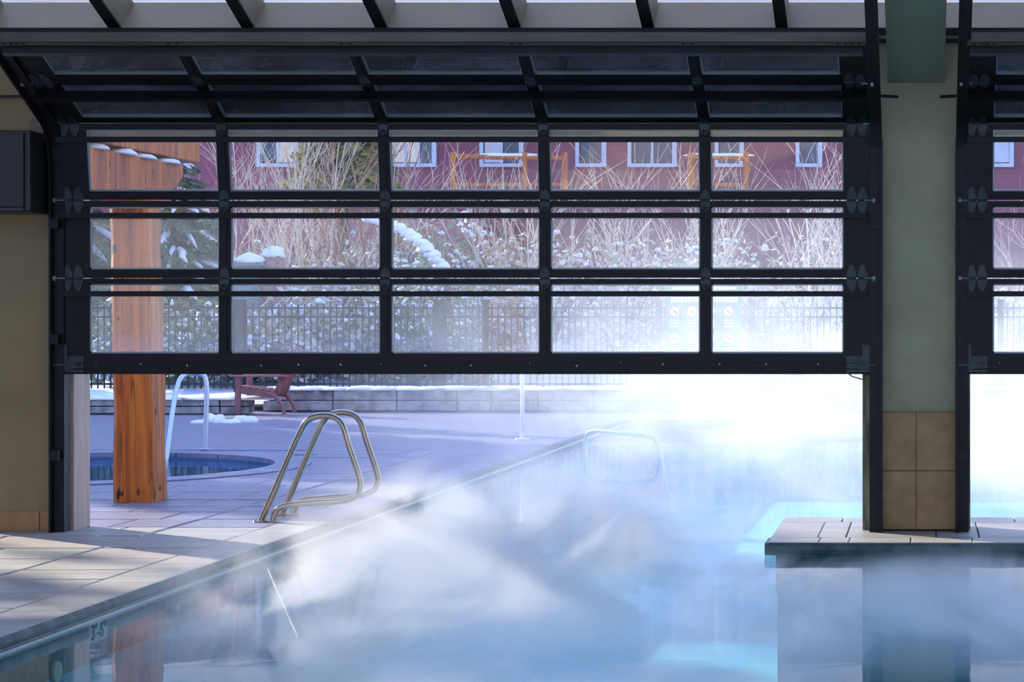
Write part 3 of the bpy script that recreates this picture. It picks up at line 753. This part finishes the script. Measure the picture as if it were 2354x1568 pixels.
# sign on the fence
SY = 38.55; sc = FPX/SY
sg = thing('pool_rules_sign', (X_(1618, SY), SY, Z_(905, SY)), 'tall green pool rules sign with round prohibition symbols on the fence', 'sign')
b = MB(); b.box(X_(1531, SY), X_(1706, SY), SY-0.03, SY, Z_(906, SY), Z_(652, SY)); b.build('board', 'sign_green', sg)
b = MB(); z0 = Z_(667, SY); b.box(X_(1545, SY), X_(1694, SY), SY-0.036, SY-0.03, Z_(665, SY), Z_(660, SY))
rr = random.Random(5); x = 1543
while x < 1694:
    w = rr.uniform(3, 7); b.box(X_(x, SY), X_(min(x+w, 1696), SY), SY-0.036, SY-0.03, Z_(695, SY), Z_(683, SY)); x += w+1.5
for cx in (1551, 1591, 1633, 1675):
    for py in (736, 743, 750, 800, 807, 814): b.box(X_(cx-10, SY), X_(cx+10, SY), SY-0.036, SY-0.03, Z_(py+2.2, SY), Z_(py-1.2, SY))
b.build('print', 'sign_white', sg)
for cx in (1551, 1591, 1633, 1675):
    for py in (716, 777):
        c = (X_(cx, SY), SY-0.03, Z_(py, SY)); r = 13.2/sc
        b = MB(); b.disc(c, r, (0, -1, 0), 0.004, 28); b.cur = 1; b.disc((c[0], SY-0.034, c[2]), r*0.8, (0, -1, 0), 0.003, 28)
        b.cur = 2; b.tube([(c[0]-r*0.25, SY-0.04, c[2]+r*0.3), (c[0], SY-0.04, c[2]), (c[0]+r*0.45, SY-0.04, c[2]-r*0.35)], r*0.12, 6)
        b.cur = 0; b.bar((c[0]-r*0.55, SY-0.042, c[2]+r*0.55), (c[0]+r*0.55, SY-0.042, c[2]-r*0.55), r*0.14, 0.004, (0, 1, 0))
        b.build('symbol', ['sign_red', 'sign_white', 'marker_black'], sg)
text('NO DIVING', 'lettering', 25/sc*1.35, (X_(1618, SY), SY-0.034, Z_(886, SY)), (math.pi/2, 0, 0), 'sign_white', sg)
t = thing('striped_marker', (X_(1709, 38.3), 38.3, 0.1), 'thin striped marker pole with a white knob beside the green sign', 'pole')
xx = X_(1709, 38.3); z = Z_(860, 38.3); k = 0
b = MB(); b.box(xx-0.03, xx+0.03, 38.27, 38.33, 0.05, z); b.build('stake', 'white_paint', t)
while z < Z_(776, 38.3):
    b = MB(); b.box(xx-0.04, xx+0.04, 38.26, 38.34, z, z+0.03); b.build('stripe', ('orange', 'white_paint', 'purple')[k % 2 if z < 0.95 else (2 if k % 2 else 1)], t); z += 0.03; k += 1
b = MB(); b.lump((xx, 38.3, z+0.04), 0.045, 0.045, 0.05, 1, rough=0, flat=1); b.build('knob', 'white_paint', t, smooth=True)

# reddish outdoor chair
CY = 34.0
ch = thing('outdoor_chair', (-10.1, CY-1.2, 0), 'reddish slatted outdoor armchair on the far deck', 'chair')
cy0, cy1 = CY-1.5, CY-0.95
for yy in (cy0, cy1):
    b = MB(); b.bar((-10.36, yy, 0), (-10.36, yy, 0.56), 0.05, 0.08); b.build('leg', 'chair', ch)
    b = MB(); b.tube(smooth_path([(-9.66, yy, 0), (-9.70, yy, 0.14), (-9.80, yy, 0.28), (-9.95, yy, 0.32)]), 0.03, 8); b.build('leg', 'chair', ch)
    b = MB(); b.box(-10.45, -9.62, yy-0.05, yy+0.05, 0.56, 0.585); b.build('armrest', 'chair', ch)
    b = MB(); b.bar((-10.38, yy, 0.36), (-9.78, yy, 0.28), 0.03, 0.09); b.build('seat_rail', 'chair', ch)
for k in range(6):
    x = -10.38+0.1*k; b = MB(); b.box(x, x+0.085, cy0, cy1, 0.40-0.013*k, 0.425-0.013*k); b.build('seat_slat', 'chair', ch)
for k in range(5):
    yy = cy0+0.03+k*0.105; b = MB(); b.bar((-9.80, yy+0.04, 0.30), (-9.58, yy+0.04, 0.98-abs(k-2)*0.03), 0.085, 0.022, (0, 1, 0)) ; b.build('back_slat', 'chair', ch)

# ------------------------------------------------------------------ plants
def spruce(name, x, yy, z, h, r, label, seed, needles='needles', snow=True, start=0.12, dens=1.0, cat='tree', group=None):
    rr = random.Random(seed); t = thing(name, (x, yy, z), label, cat, group)
    b = MB(); b.tube([(x, yy, z), (x+rr.uniform(-.1, .1), yy, z+h*0.5), (x, yy, z+h)], [h*0.022+0.04, h*0.014+0.02, 0.01], 7); b.build('trunk', 'bark_dark', t, smooth=True)
    f = MB(); sn = MB(); levels = int(h*3.2*dens)
    for i in range(levels):
        s_ = start+(1-start)*i/levels; zz = z+h*s_; L = r*(1-s_)**0.8*rr.uniform(0.85, 1.12)+0.08
        nb = max(5, int((6+L*4)*dens))
        for k in range(nb):
            a = 2*math.pi*(k+rr.random()*0.8)/nb; d = Vector((math.cos(a), math.sin(a), 0)); droop = rr.uniform(0.18, 0.42)*L
            pts = [Vector((x, yy, zz))+d*L*u-Vector((0, 0, droop*u*u)) for u in (0.1, 0.4, 0.7, 1.0)]
            side = Vector((-d.y, d.x, 0))
            for j in range(3):
                for u in (0.2, 0.5, 0.8):
                    p = pts[j].lerp(pts[j+1], u)
                    for sgn in (-1, 1):
                        l = (0.16+0.22*L)*(1-0.22*j)*rr.uniform(0.6, 1.1); tip = p+side*sgn*l*0.75+d*l*0.7-Vector((0, 0, l*rr.uniform(0.1, 0.55)))
                        w = 0.05+0.03*rr.random(); up = Vector((0, 0, w)); mid = p.lerp(tip, 0.55)
                        f.add([p-up*0.3, mid+up*0.5+d*w, tip, mid-up-d*w], [(0, 1, 2, 3)])
                        f.add([p+side*w*0.4, mid+side*w, tip, mid-side*w], [(0, 1, 2, 3)])
            f.tube(pts, [0.035, 0.03, 0.02, 0.008], 4)
            if snow and rr.random() < 0.55:
                a_ = rr.uniform(0.15, 0.5); c_ = rr.uniform(0.75, 1.0); w_ = rr.uniform(0.6, 1.1); run = []
                for u in (0, 0.25, 0.5, 0.75, 1):
                    u = a_+(c_-a_)*u; run.append(Vector((x, yy, zz))+d*L*u-Vector((0, 0, droop*u*u-0.035))+side*rr.uniform(-0.05, 0.05))
                sn.tube(run, [0.02*w_, (0.05+0.02*L)*w_, (0.06+0.025*L)*w_, (0.05+0.02*L)*w_, 0.02*w_], 6)
    f.build('foliage', needles, t)
    if snow and sn.v: sn.build('snow_load', 'snow', t, smooth=True)
    return t
def bare_tree(name, x, yy, z, h, label, seed, bark='bark_pale', stems=1, spread=0.25, depth=4, cat='tree', group=None, r0=0.03, tw=3):
    rr = random.Random(seed); t = thing(name, (x, yy, z), label, cat, group); b = MB()
    def grow(p, d, L, r, lev):
        n = 4; pts = [p]; q_ = p.copy(); dd = d.copy()
        for i in range(n):
            dd = (dd+Vector((rr.uniform(-1, 1), rr.uniform(-1, 1), rr.uniform(-0.3, 0.5)))*0.10).normalized(); q_ = q_+dd*L/n; pts.append(q_.copy())
        b.tube(pts, [r*(1-0.6*i/n) for i in range(n+1)], 5 if lev > 2 else 3, cap=False)
        if lev == 0: return
        for _ in range(tw+(1 if lev > 2 else 0)):
            i = rr.randint(1, n); nd = (dd+Vector((rr.uniform(-1, 1), rr.uniform(-1, 1), rr.uniform(-0.1, 0.7)))*0.75).normalized()
            grow(pts[i], nd, L*rr.uniform(0.45, 0.7), r*0.5, lev-1)
    for s_ in range(stems):
        a = rr.uniform(0, 6.28); d = Vector((math.cos(a)*spread*rr.random(), math.sin(a)*spread*rr.random(), 1)).normalized()
        grow(Vector((x+math.cos(a)*0.08*stems, yy+math.sin(a)*0.08*stems, z)), d, h*rr.uniform(0.5, 0.75), r0, depth)
    b.build('branches', bark, t)
    return t
def shrub(name, x, yy, z, rx_, rz_, label, seed, leaf='leaf_dry', n=900, snow=0.25, cat='shrub', group=None):
    rr = random.Random(seed); t = thing(name, (x, yy, z), label, cat, group); f = MB(); sn = MB(); st = MB()
    for k in range(9):
        a = rr.uniform(0, 6.28); st.tube([(x, yy, z), (x+math.cos(a)*rx_*0.4, yy+math.sin(a)*rx_*0.3, z+rz_*0.6), (x+math.cos(a)*rx_*0.8, yy+math.sin(a)*rx_*0.6, z+rz_*0.95)], [0.02, 0.014, 0.005], 4)
    st.build('stems', 'bark_dark', t)
    for k in range(n):
        a = rr.uniform(0, 6.28); ph = math.acos(rr.uniform(0.0, 1)); rad = rr.uniform(0.55, 1.05)
        d = Vector((math.cos(a)*math.sin(ph), math.sin(a)*math.sin(ph)*0.8, math.cos(ph)))
        p = Vector((x, yy, z+0.05))+Vector((d.x*rx_, d.y*rx_, d.z*rz_))*rad
        u_ = Vector((rr.uniform(-1, 1), rr.uniform(-1, 1), rr.uniform(-0.6, 1))).normalized(); v_ = u_.orthogonal().normalized(); l = rr.uniform(0.05, 0.13); w = l*0.4
        f.add([p-u_*l, p+v_*w, p+u_*l, p-v_*w], [(0, 1, 2, 3)])
        if rr.random() < snow*0.3 and d.z > 0.1: sn.lump(p, rr.uniform(0.03, 0.09), rr.uniform(0.03, 0.08), rr.uniform(0.03, 0.07), k, 6, 4, 0.6, 0.6)
    f.build('foliage', leaf, t)
    if sn.v: sn.build('snow_load', 'snow', t, smooth=True)
    return t
GZ = lambda yy: 0.12+max(0, yy-40)*0.10
spruce('snowy_spruce', X_(400, 44), 44, GZ(44), 4.6, 2.0, 'snow-laden grey-green spruce right behind the log post', 11, start=0.05, dens=1.1)
spruce('snowy_spruce', X_(150, 46), 46, GZ(46), 6.5, 2.6, 'snow-laden dark spruce left of the log post', 12, start=0.03)
t = spruce('pine_tree', X_(790, 47), 47, GZ(47)+2.0, 5.0, 1.7, 'yellow-green pine crown above the bare saplings', 13, 'needles_y', False, 0.30, 1.2)
bare_tree('multi_stem_tree', X_(850, 46.5), 46.5, GZ(46.5), 6.4, 'reddish multi-stemmed bare tree under the pine crown', 21, 'bark_red', 4, 0.4, 3, r0=0.045)
sap = [(560, 43, 5.2), (590, 45, 6.0), (640, 43.5, 5.5), (672, 44.5, 6.4), (700, 43, 6.2), (722, 45.5, 6.5), (748, 44, 6.0), (905, 46, 4.6), (470, 47, 5.5)]
snames = ['pale bare sapling nearest the first mullion of the door', 'pale bare sapling behind the snow-capped grey box', 'pale bare sapling beside the snow-capped pillar', 'pale bare sapling right of the snow-capped pillar',
          'tall pale bare sapling left of the pine', 'tall thin pale bare sapling just left of the pine', 'pale bare sapling in front of the pine', 'short pale bare sapling right of the pine', 'pale bare sapling beside the log post spruce']
for i, (px, yy, h) in enumerate(sap):
    bare_tree('bare_sapling', X_(px, yy), yy, GZ(yy), h, snames[i], 30+i, 'bark_pale', 1, 0.12, 3, group='bare saplings behind the fence', r0=0.028, tw=4)
bare_tree('bare_tree', X_(1865, 42), 42, GZ(42), 4.6, 'sunlit pale bare tree spreading its branches right of the green sign', 51, 'bark_pale', 5, 0.7, 3, r0=0.03, tw=4)
bare_tree('bare_tree', X_(2360, 42), 42, GZ(42), 4.0, 'bare tree seen through the right-hand door', 52, 'bark_pale', 4, 0.7, 3, r0=0.03, tw=4)
shl = [(960, 42, 1.5, 2.2, 'needles', 1500, 0.9, 'evergreen shrub bent under heavy snow in the middle of the door'), (1090, 43, 1.3, 2.0, 'leaf_dry', 1200, 0.6, 'dry grey shrub right of the snow-bent evergreen'),
       (720, 41, 1.4, 1.9, 'leaf_dry', 1400, 0.4, 'pale dry shrub under the tall saplings'), (830, 42, 1.2, 1.9, 'leaf_dry', 1200, 0.5, 'pale dry shrub under the pine'),
       (1010, 40.3, 1.1, 1.4, 'needles', 900, 0.3, 'low dark shrub pressed against the fence in the middle'), (470, 40.5, 1.3, 1.5, 'needles', 1000, 0.4, 'low dark shrub against the fence right of the log post'),
       (310, 40.6, 1.4, 1.7, 'needles', 900, 0.5, 'snow-dusted dark shrub hidden behind the log post'), (590, 40.5, 1.1, 1.4, 'leaf_dry', 900, 0.5, 'grey shrub against the fence behind the chair'),
       (1240, 42, 1.6, 2.3, 'leaf_dry', 1000, 0.3, 'large hazy shrub in the steam left of the green sign'), (1430, 42.5, 1.7, 2.2, 'leaf_dry', 1000, 0.3, 'large hazy shrub in the steam beside the green sign'),
       (1600, 43, 1.5, 2.3, 'needles', 900, 0.3, 'hazy shrub directly behind the green sign'), (1760, 41, 1.0, 1.5, 'needles', 700, 0.3, 'low bluish shrub right of the striped marker pole'), (2300, 41.5, 1.3, 1.9, 'leaf_dry', 700, 0.3, 'hazy shrub seen through the right-hand door')]
for i, (px, yy, a_, c_, leaf, n, sn, lab) in enumerate(shl): shrub('garden_shrub', X_(px, yy), yy, GZ(yy), a_, c_, lab, 60+i, leaf, n, sn, group='shrubs behind the fence')
for i, (px, yy, h, lab) in enumerate([(545, 48, 3.4, 'pale thicket of bare stems behind the grey cabinet'), (690, 47.5, 3.6, 'pale thicket of bare stems behind the tall saplings'), (800, 49, 3.4, 'pale thicket of bare stems behind the pine'),
        (1130, 47, 3.0, 'pale thicket of bare stems right of the snow-bent evergreen'), (1310, 48, 3.2, 'hazy thicket of bare stems in the steam, nearest the middle mullion'), (1500, 48, 3.2, 'hazy thicket of bare stems left of the green sign'), (1690, 48, 3.2, 'hazy thicket of bare stems behind the green sign'), (2010, 48, 3.2, 'hazy thicket of bare stems behind the column')]):
    bare_tree('bare_thicket', X_(px, yy), yy, GZ(yy), h*1.3, lab, 130+i, 'bark_pale', 9, 0.7, 2, 'shrub', 'bare thickets in front of the building', 0.03, 4)
for i, (px, yy, a_, c_, leaf, n, sn, lab) in enumerate([(640, 46, 2.0, 2.3, 'leaf_dry', 1500, 0.5, 'broad pale shrub far behind the stone pillar'), (860, 46, 1.9, 2.5, 'leaf_dry', 1500, 0.5, 'broad pale shrub far behind the snowy bough'), (1040, 47, 2.0, 2.8, 'needles', 1700, 0.7, 'tall evergreen shrub far behind the snowy bough'),
        (1220, 47, 2.0, 2.5, 'leaf_dry', 1300, 0.4, 'broad hazy shrub far back left of the middle mullion'), (1420, 47, 2.2, 2.5, 'leaf_dry', 1300, 0.4, 'broad hazy shrub far back left of the green sign'), (1620, 47, 2.2, 2.4, 'leaf_dry', 1200, 0.4, 'broad hazy shrub far back behind the green sign'), (1850, 47, 2.2, 2.4, 'leaf_dry', 1200, 0.4, 'broad hazy shrub far back behind the spreading bare tree')]):
    shrub('tall_shrub', X_(px, yy), yy, GZ(yy), a_, c_, lab, 160+i, leaf, n, sn, group='tall shrubs far behind the fence')
# snow-bent bough over the middle shrub
t = thing('snowy_bough', (X_(930, 41.3), 41.3, GZ(41.3)), 'broken bough thick with snow sloping down across the middle shrub', 'branch')
p = [(X_(855, 41.3), 41.3, Z_(510, 41.3)), (X_(930, 41.1), 41.1, Z_(535, 41.1)), (X_(990, 41), 41.0, Z_(585, 41)), (X_(1030, 41), 41.0, Z_(640, 41)), (X_(1040, 41), 41, GZ(41))]
b = MB(); b.tube(smooth_path(p, 2), 0.05, 6); b.build('limb', 'bark_dark', t, smooth=True)
b = MB(); pp = smooth_path(p[:4], 2)
for k, v in enumerate(pp): b.lump(v+Vector((0, -0.03, 0.04)), 0.17, 0.16, 0.12, k, 8, 5, 0.5, 0.5)
b.build('snow_load', 'snow', t, smooth=True)
# snow-capped pillar and box
t = thing('stone_pillar', (X_(627, 42.7), 42.7, GZ(42.7)), 'pinkish stone pillar with a pointed snow cap', 'pillar')
xx = X_(627, 42.7); b = MB(); b.box(xx-0.20, xx+0.20, 42.5, 42.9, GZ(42.7)-0.2, 2.66); b.build('shaft', 'pillar', t, bevel=0.03)
b = MB(); b.lump((xx, 42.7, 2.64), 0.24, 0.24, 0.24, 4, 12, 7, 0.3, 0.1); b.build('snow_cap', 'snow', t, smooth=True)
t = thing('garden_box', (X_(572, 42.4), 42.4, GZ(42.4)), 'grey cabinet with a rounded snow cap left of the stone pillar', 'box')
xx = X_(572, 42.4); b = MB(); b.box(xx-0.24, xx+0.24, 42.2, 42.6, GZ(42.4)-0.2, 2.45); b.build('body', 'box_grey', t, bevel=0.02)
b = MB(); b.box(xx-0.28, xx+0.28, 42.16, 42.64, 2.45, 2.53); b.build('lid', 'box_grey', t, bevel=0.01)
b = MB(); b.lump((xx, 42.4, 2.52), 0.32, 0.28, 0.2, 7, 12, 7, 0.4, 0.1); b.build('snow_cap', 'snow', t, smooth=True)

# ------------------------------------------------------------------ red building
BYF = 60.0; bs = FPX/BYF
bld = thing('red_building', (-6, BYF, 1.5), 'dark red sided lodge building with many windows behind the trees', 'building')
b = MB(); b.box(-26, 12, BYF, BYF+10, 0.5, 8.0); b.build('wall', 'siding', bld)
b = MB(); b.prism([(-27, BYF-1, 7.9), (-27, BYF+5, 9.2), (-27, BYF+11, 7.9)], (40, 0, 0)); b.build('roof', 'roofing', bld)
b = MB(); b.box(-26, 12, BYF-0.08, BYF+0.0, Z_(468, BYF), Z_(462, BYF)); b.build('belt_trim', 'trim_grey', bld)
def window(px0, px1, py0, py1, n, fill):
    x0, x1, z1, z0 = X_(px0, BYF), X_(px1, BYF), Z_(py0, BYF), Z_(py1, BYF); tw = 0.10
    b = MB(); b.box(x0-tw, x0, BYF-0.1, BYF+0.02, z0-tw, z1+tw); b.box(x1, x1+tw, BYF-0.1, BYF+0.02, z0-tw, z1+tw)
    b.box(x0, x1, BYF-0.1, BYF+0.02, z0-tw, z0); b.box(x0, x1, BYF-0.1, BYF+0.02, z1, z1+tw)
    w = b.build('window', 'trim_grey', bld)
    for k in range(n):
        a_, c_ = x0+(x1-x0)*k/n, x0+(x1-x0)*(k+1)/n
        b = MB(); b.box(a_+0.03, c_-0.03, BYF-0.04, BYF-0.02, z0+0.03, z1-0.03); b.build('pane', fill[k % len(fill)], w)
        b = MB(); b.box(c_-0.03, c_+0.03, BYF-0.07, BYF, z0, z1); b.build('window_mullion', 'trim_grey', w)
for px0, px1, n, fill in ((900, 996, 3, ['curtain', 'curtain', 'room_dark']), (1112, 1196, 2, ['trim_grey', 'room_dark']), (1332, 1386, 1, ['room_dark']), (1452, 1548, 2, ['room_dark']), (1652, 1702, 1, ['room_dark']), (1838, 1882, 1, ['room_dark']), (2272, 2322, 1, ['trim_grey']), (600, 680, 2, ['room_dark', 'curtain']), (740, 800, 1, ['room_dark'])):
    window(px0, px1, 230, 376, n, fill)
for px0, px1, n in ((300, 380, 2), (470, 520, 1)):
    window(px0, px1, 500, 620, n, ['room_dark'])
# timber balcony rails in front of the windows
def balcony(px0, px1, lab, posts):
    Yb = 57.0; t = thing('balcony', ((X_(px0, Yb)+X_(px1, Yb))/2, Yb, Z_(440, Yb)), lab, 'balcony')
    b = MB(); b.box(X_(px0, Yb), X_(px1, Yb), Yb, BYF, Z_(446, Yb), Z_(436, Yb)); b.build('floor_slab', 'timber', t)
    b = MB(); b.tube([(X_(px0, Yb), Yb, Z_(359, Yb)), (X_(px1, Yb), Yb, Z_(364, Yb))], 0.07, 8); b.build('top_rail', 'timber', t)
    for p_ in posts:
        b = MB(); b.tube([(X_(p_, Yb), Yb, Z_(440, Yb)), (X_(p_, Yb), Yb, Z_(350, Yb))], 0.085, 8); b.build('rail_post', 'timber', t)
    b = MB(); b.tube([(X_(px0, Yb), Yb, Z_(425, Yb)), (X_(px1, Yb), Yb, Z_(425, Yb))], 0.05, 8); b.build('bottom_rail', 'timber', t)
    b = MB(); b.lump((X_((px0+px1)/2, Yb), Yb, Z_(358, Yb)), 1.0, 0.07, 0.07, 3); b.build('snow_cap', 'snow', t, smooth=True)
balcony(1036, 1300, 'timber log balcony railing on the red building in the middle', (1042, 1207, 1298))
balcony(1580, 1720, 'hazy timber balcony railing on the red building at right', (1590, 1715))

# ------------------------------------------------------------------ spruces outside the frame that shade the deck
def at_tu(tt, u): return (tt*SUN_AZ.x-u*SUN_AZ.y, tt*SUN_AZ.y+u*SUN_AZ.x)
shade = [(-38, 2.6, 13, 2.7), (-38, 4.9, 13.6, 2.4), (-38, 6.15, 13.4, 1.5), (-38, 7.6, 8.0, 2.2), (-38, 10.4, 12.0, 2.4), (-38, 12.8, 11.0, 2.6), (-38, 15, 10.4, 2.6), (-38, 18, 7.2, 1.8),
         (-42, 3.8, 14, 2.6), (-42, 5.6, 13.0, 1.8), (-42, 7.35, 12.6, 0.9), (-42, 8.8, 9.2, 2.4), (-42, 11.0, 12.2, 2.4), (-42, 13.5, 11.4, 2.8), (-42, 16.5, 10.0, 2.4), (-44, 20.4, 6.2, 1.5),
         (-34.5, 4.5, 9.2, 2.4), (-34.5, 7.5, 7.0, 2.6), (-34.5, 10.5, 8.6, 2.4), (-34.5, 13.5, 8.7, 2.6), (-34.5, 16.0, 7.6, 2.2)]
proto = None
for i, (tt, u, h, r) in enumerate(shade):
    x, yy = at_tu(tt, u)
    if proto is None:
        proto = spruce('shade_spruce', x, yy, -0.05, 9.0, 2.6, 'tall spruce beyond the left edge shading the pool deck', 90, 'needles', True, 0.03, 0.8, group='shade spruces left of the frame')
        o = proto
    else: o = copy_tree(proto); o.location = (x, yy, -0.05)
    o.scale = (r/2.6, r/2.6, h/9.0); o.rotation_euler.z = i*1.3

# ------------------------------------------------------------------ steam
def steam_mat(name, dens, scale, thr, gain, z0, zh, xl, xr, yfade, dist=1.2, step=1.0, aniso=0.35, zpow=1.0, clear=None, alb=0.42):
    k = NT(name); c = k.n('TexCoord'); sep = k.n('SeparateXYZ'); k.l(c.outputs['Object'], sep.inputs[0])
    mp = k.n('Mapping'); mp.inputs['Scale'].default_value = (1.0, 0.55, 1.25); k.l(c.outputs['Object'], mp.inputs[0])
    n1 = k.noise(mp.outputs[0], scale, 4.5, 0.62, dist)
    d = k.math('MULTIPLY', k.math('SUBTRACT', n1, thr), gain, True)
    zf = k.n('MapRange', interpolation_type='SMOOTHSTEP'); k.l(sep.outputs['Z'], zf.inputs['Value'])
    zf.inputs['From Min'].default_value = z0; zf.inputs['From Max'].default_value = zh; zf.inputs['To Min'].default_value = 1; zf.inputs['To Max'].default_value = 0
    xf = k.n('MapRange', interpolation_type='SMOOTHSTEP'); k.l(sep.outputs['X'], xf.inputs['Value'])
    xf.inputs['From Min'].default_value = xl; xf.inputs['From Max'].default_value = xr
    yf = k.n('MapRange', interpolation_type='SMOOTHSTEP'); k.l(sep.outputs['Y'], yf.inputs['Value'])
    yf.inputs['From Min'].default_value = yfade[0]; yf.inputs['From Max'].default_value = yfade[1]
    zp = k.math('POWER', zf.outputs[0], zpow)
    d = k.math('MULTIPLY', d, k.math('MULTIPLY', zp, k.math('MULTIPLY', xf.outputs[0], yf.outputs[0])))
    d = k.math('MULTIPLY', d, dens)
    for cl in clear or ():
        mm = []
        for ax, (a_, c_) in zip('XYZ', cl):
            q_ = k.n('MapRange', interpolation_type='SMOOTHSTEP'); k.l(sep.outputs[ax], q_.inputs['Value']); q_.inputs['From Min'].default_value = a_; q_.inputs['From Max'].default_value = c_; mm.append(q_.outputs[0])
        d = k.math('MULTIPLY', d, k.math('SUBTRACT', 1.0, k.math('MULTIPLY', k.math('MULTIPLY', mm[0], mm[1]), mm[2])))
    v = k.n('VolumeScatter'); v.inputs['Color'].default_value = (alb, alb*0.985, alb*0.95, 1); v.inputs['Anisotropy'].default_value = aniso
    k.l(d, v.inputs['Density']); k.l(v.outputs[0], k.out.inputs['Volume'])
    try: k.m.cycles.volume_step_rate = step
    except Exception: pass
    try: k.m.volume_step_rate = step
    except Exception: pass
    return k.m
M['steam_out'] = steam_mat('steam_out', 0.85, 0.62, 0.45, 5.0, -0.2, 4.3, -5.8, -2.9, (15.4, 17.0), step=0.6, aniso=0.0, zpow=3.2)
M['steam_in'] = steam_mat('steam_in', 3.0, 1.1, 0.45, 6.0, -0.05, 0.60, -4.3, -2.7, (9.0, 11.6), step=0.45, aniso=0.1, clear=(((-1.9, -1.2), (12.1, 12.9), (-1.0, -0.9)), ((-2.1, -1.3), (8.0, 9.0), (0.04, 0.2))), alb=0.99)
def hull(name, x0, x1, y0, y1, z0, topf, mat, label, nx=16, ny=16):
    b = MB(); top = [(x0+(x1-x0)*i/nx, y0+(y1-y0)*j/ny) for j in range(ny+1) for i in range(nx+1)]
    n = len(top); vs = [(x, yy, topf(x, yy)) for x, yy in top]+[(x, yy, z0) for x, yy in top]; w = nx+1
    fs = [(j*w+i, j*w+i+1, (j+1)*w+i+1, (j+1)*w+i) for j in range(ny) for i in range(nx)]
    fs += [tuple(n+q_ for q_ in reversed(f)) for f in fs]
    for i in range(nx): fs += [(i+1, i, n+i, n+i+1), (ny*w+i, ny*w+i+1, n+ny*w+i+1, n+ny*w+i)]
    for j in range(ny): fs += [(j*w, (j+1)*w, n+(j+1)*w, n+j*w), ((j+1)*w+nx, j*w+nx, n+j*w+nx, n+(j+1)*w+nx)]
    b.add(vs, fs); o = b.build(name, mat); tag(o, label, 'steam', kind='stuff'); return o
hull('outdoor_steam', -5.9, 4.5, 15.45, 32.4, WL+0.005, lambda x, yy: 0.6+3.8*min(1, max(0, (x+5.9)/3.4)), 'steam_out', 'white steam billowing over the outdoor pool beyond the door')
hull('indoor_steam', -4.28, 4.0, 8.7, 15.44, WL+0.005, lambda x, yy: 0.72, 'steam_in', 'low white steam drifting over the near pool water')
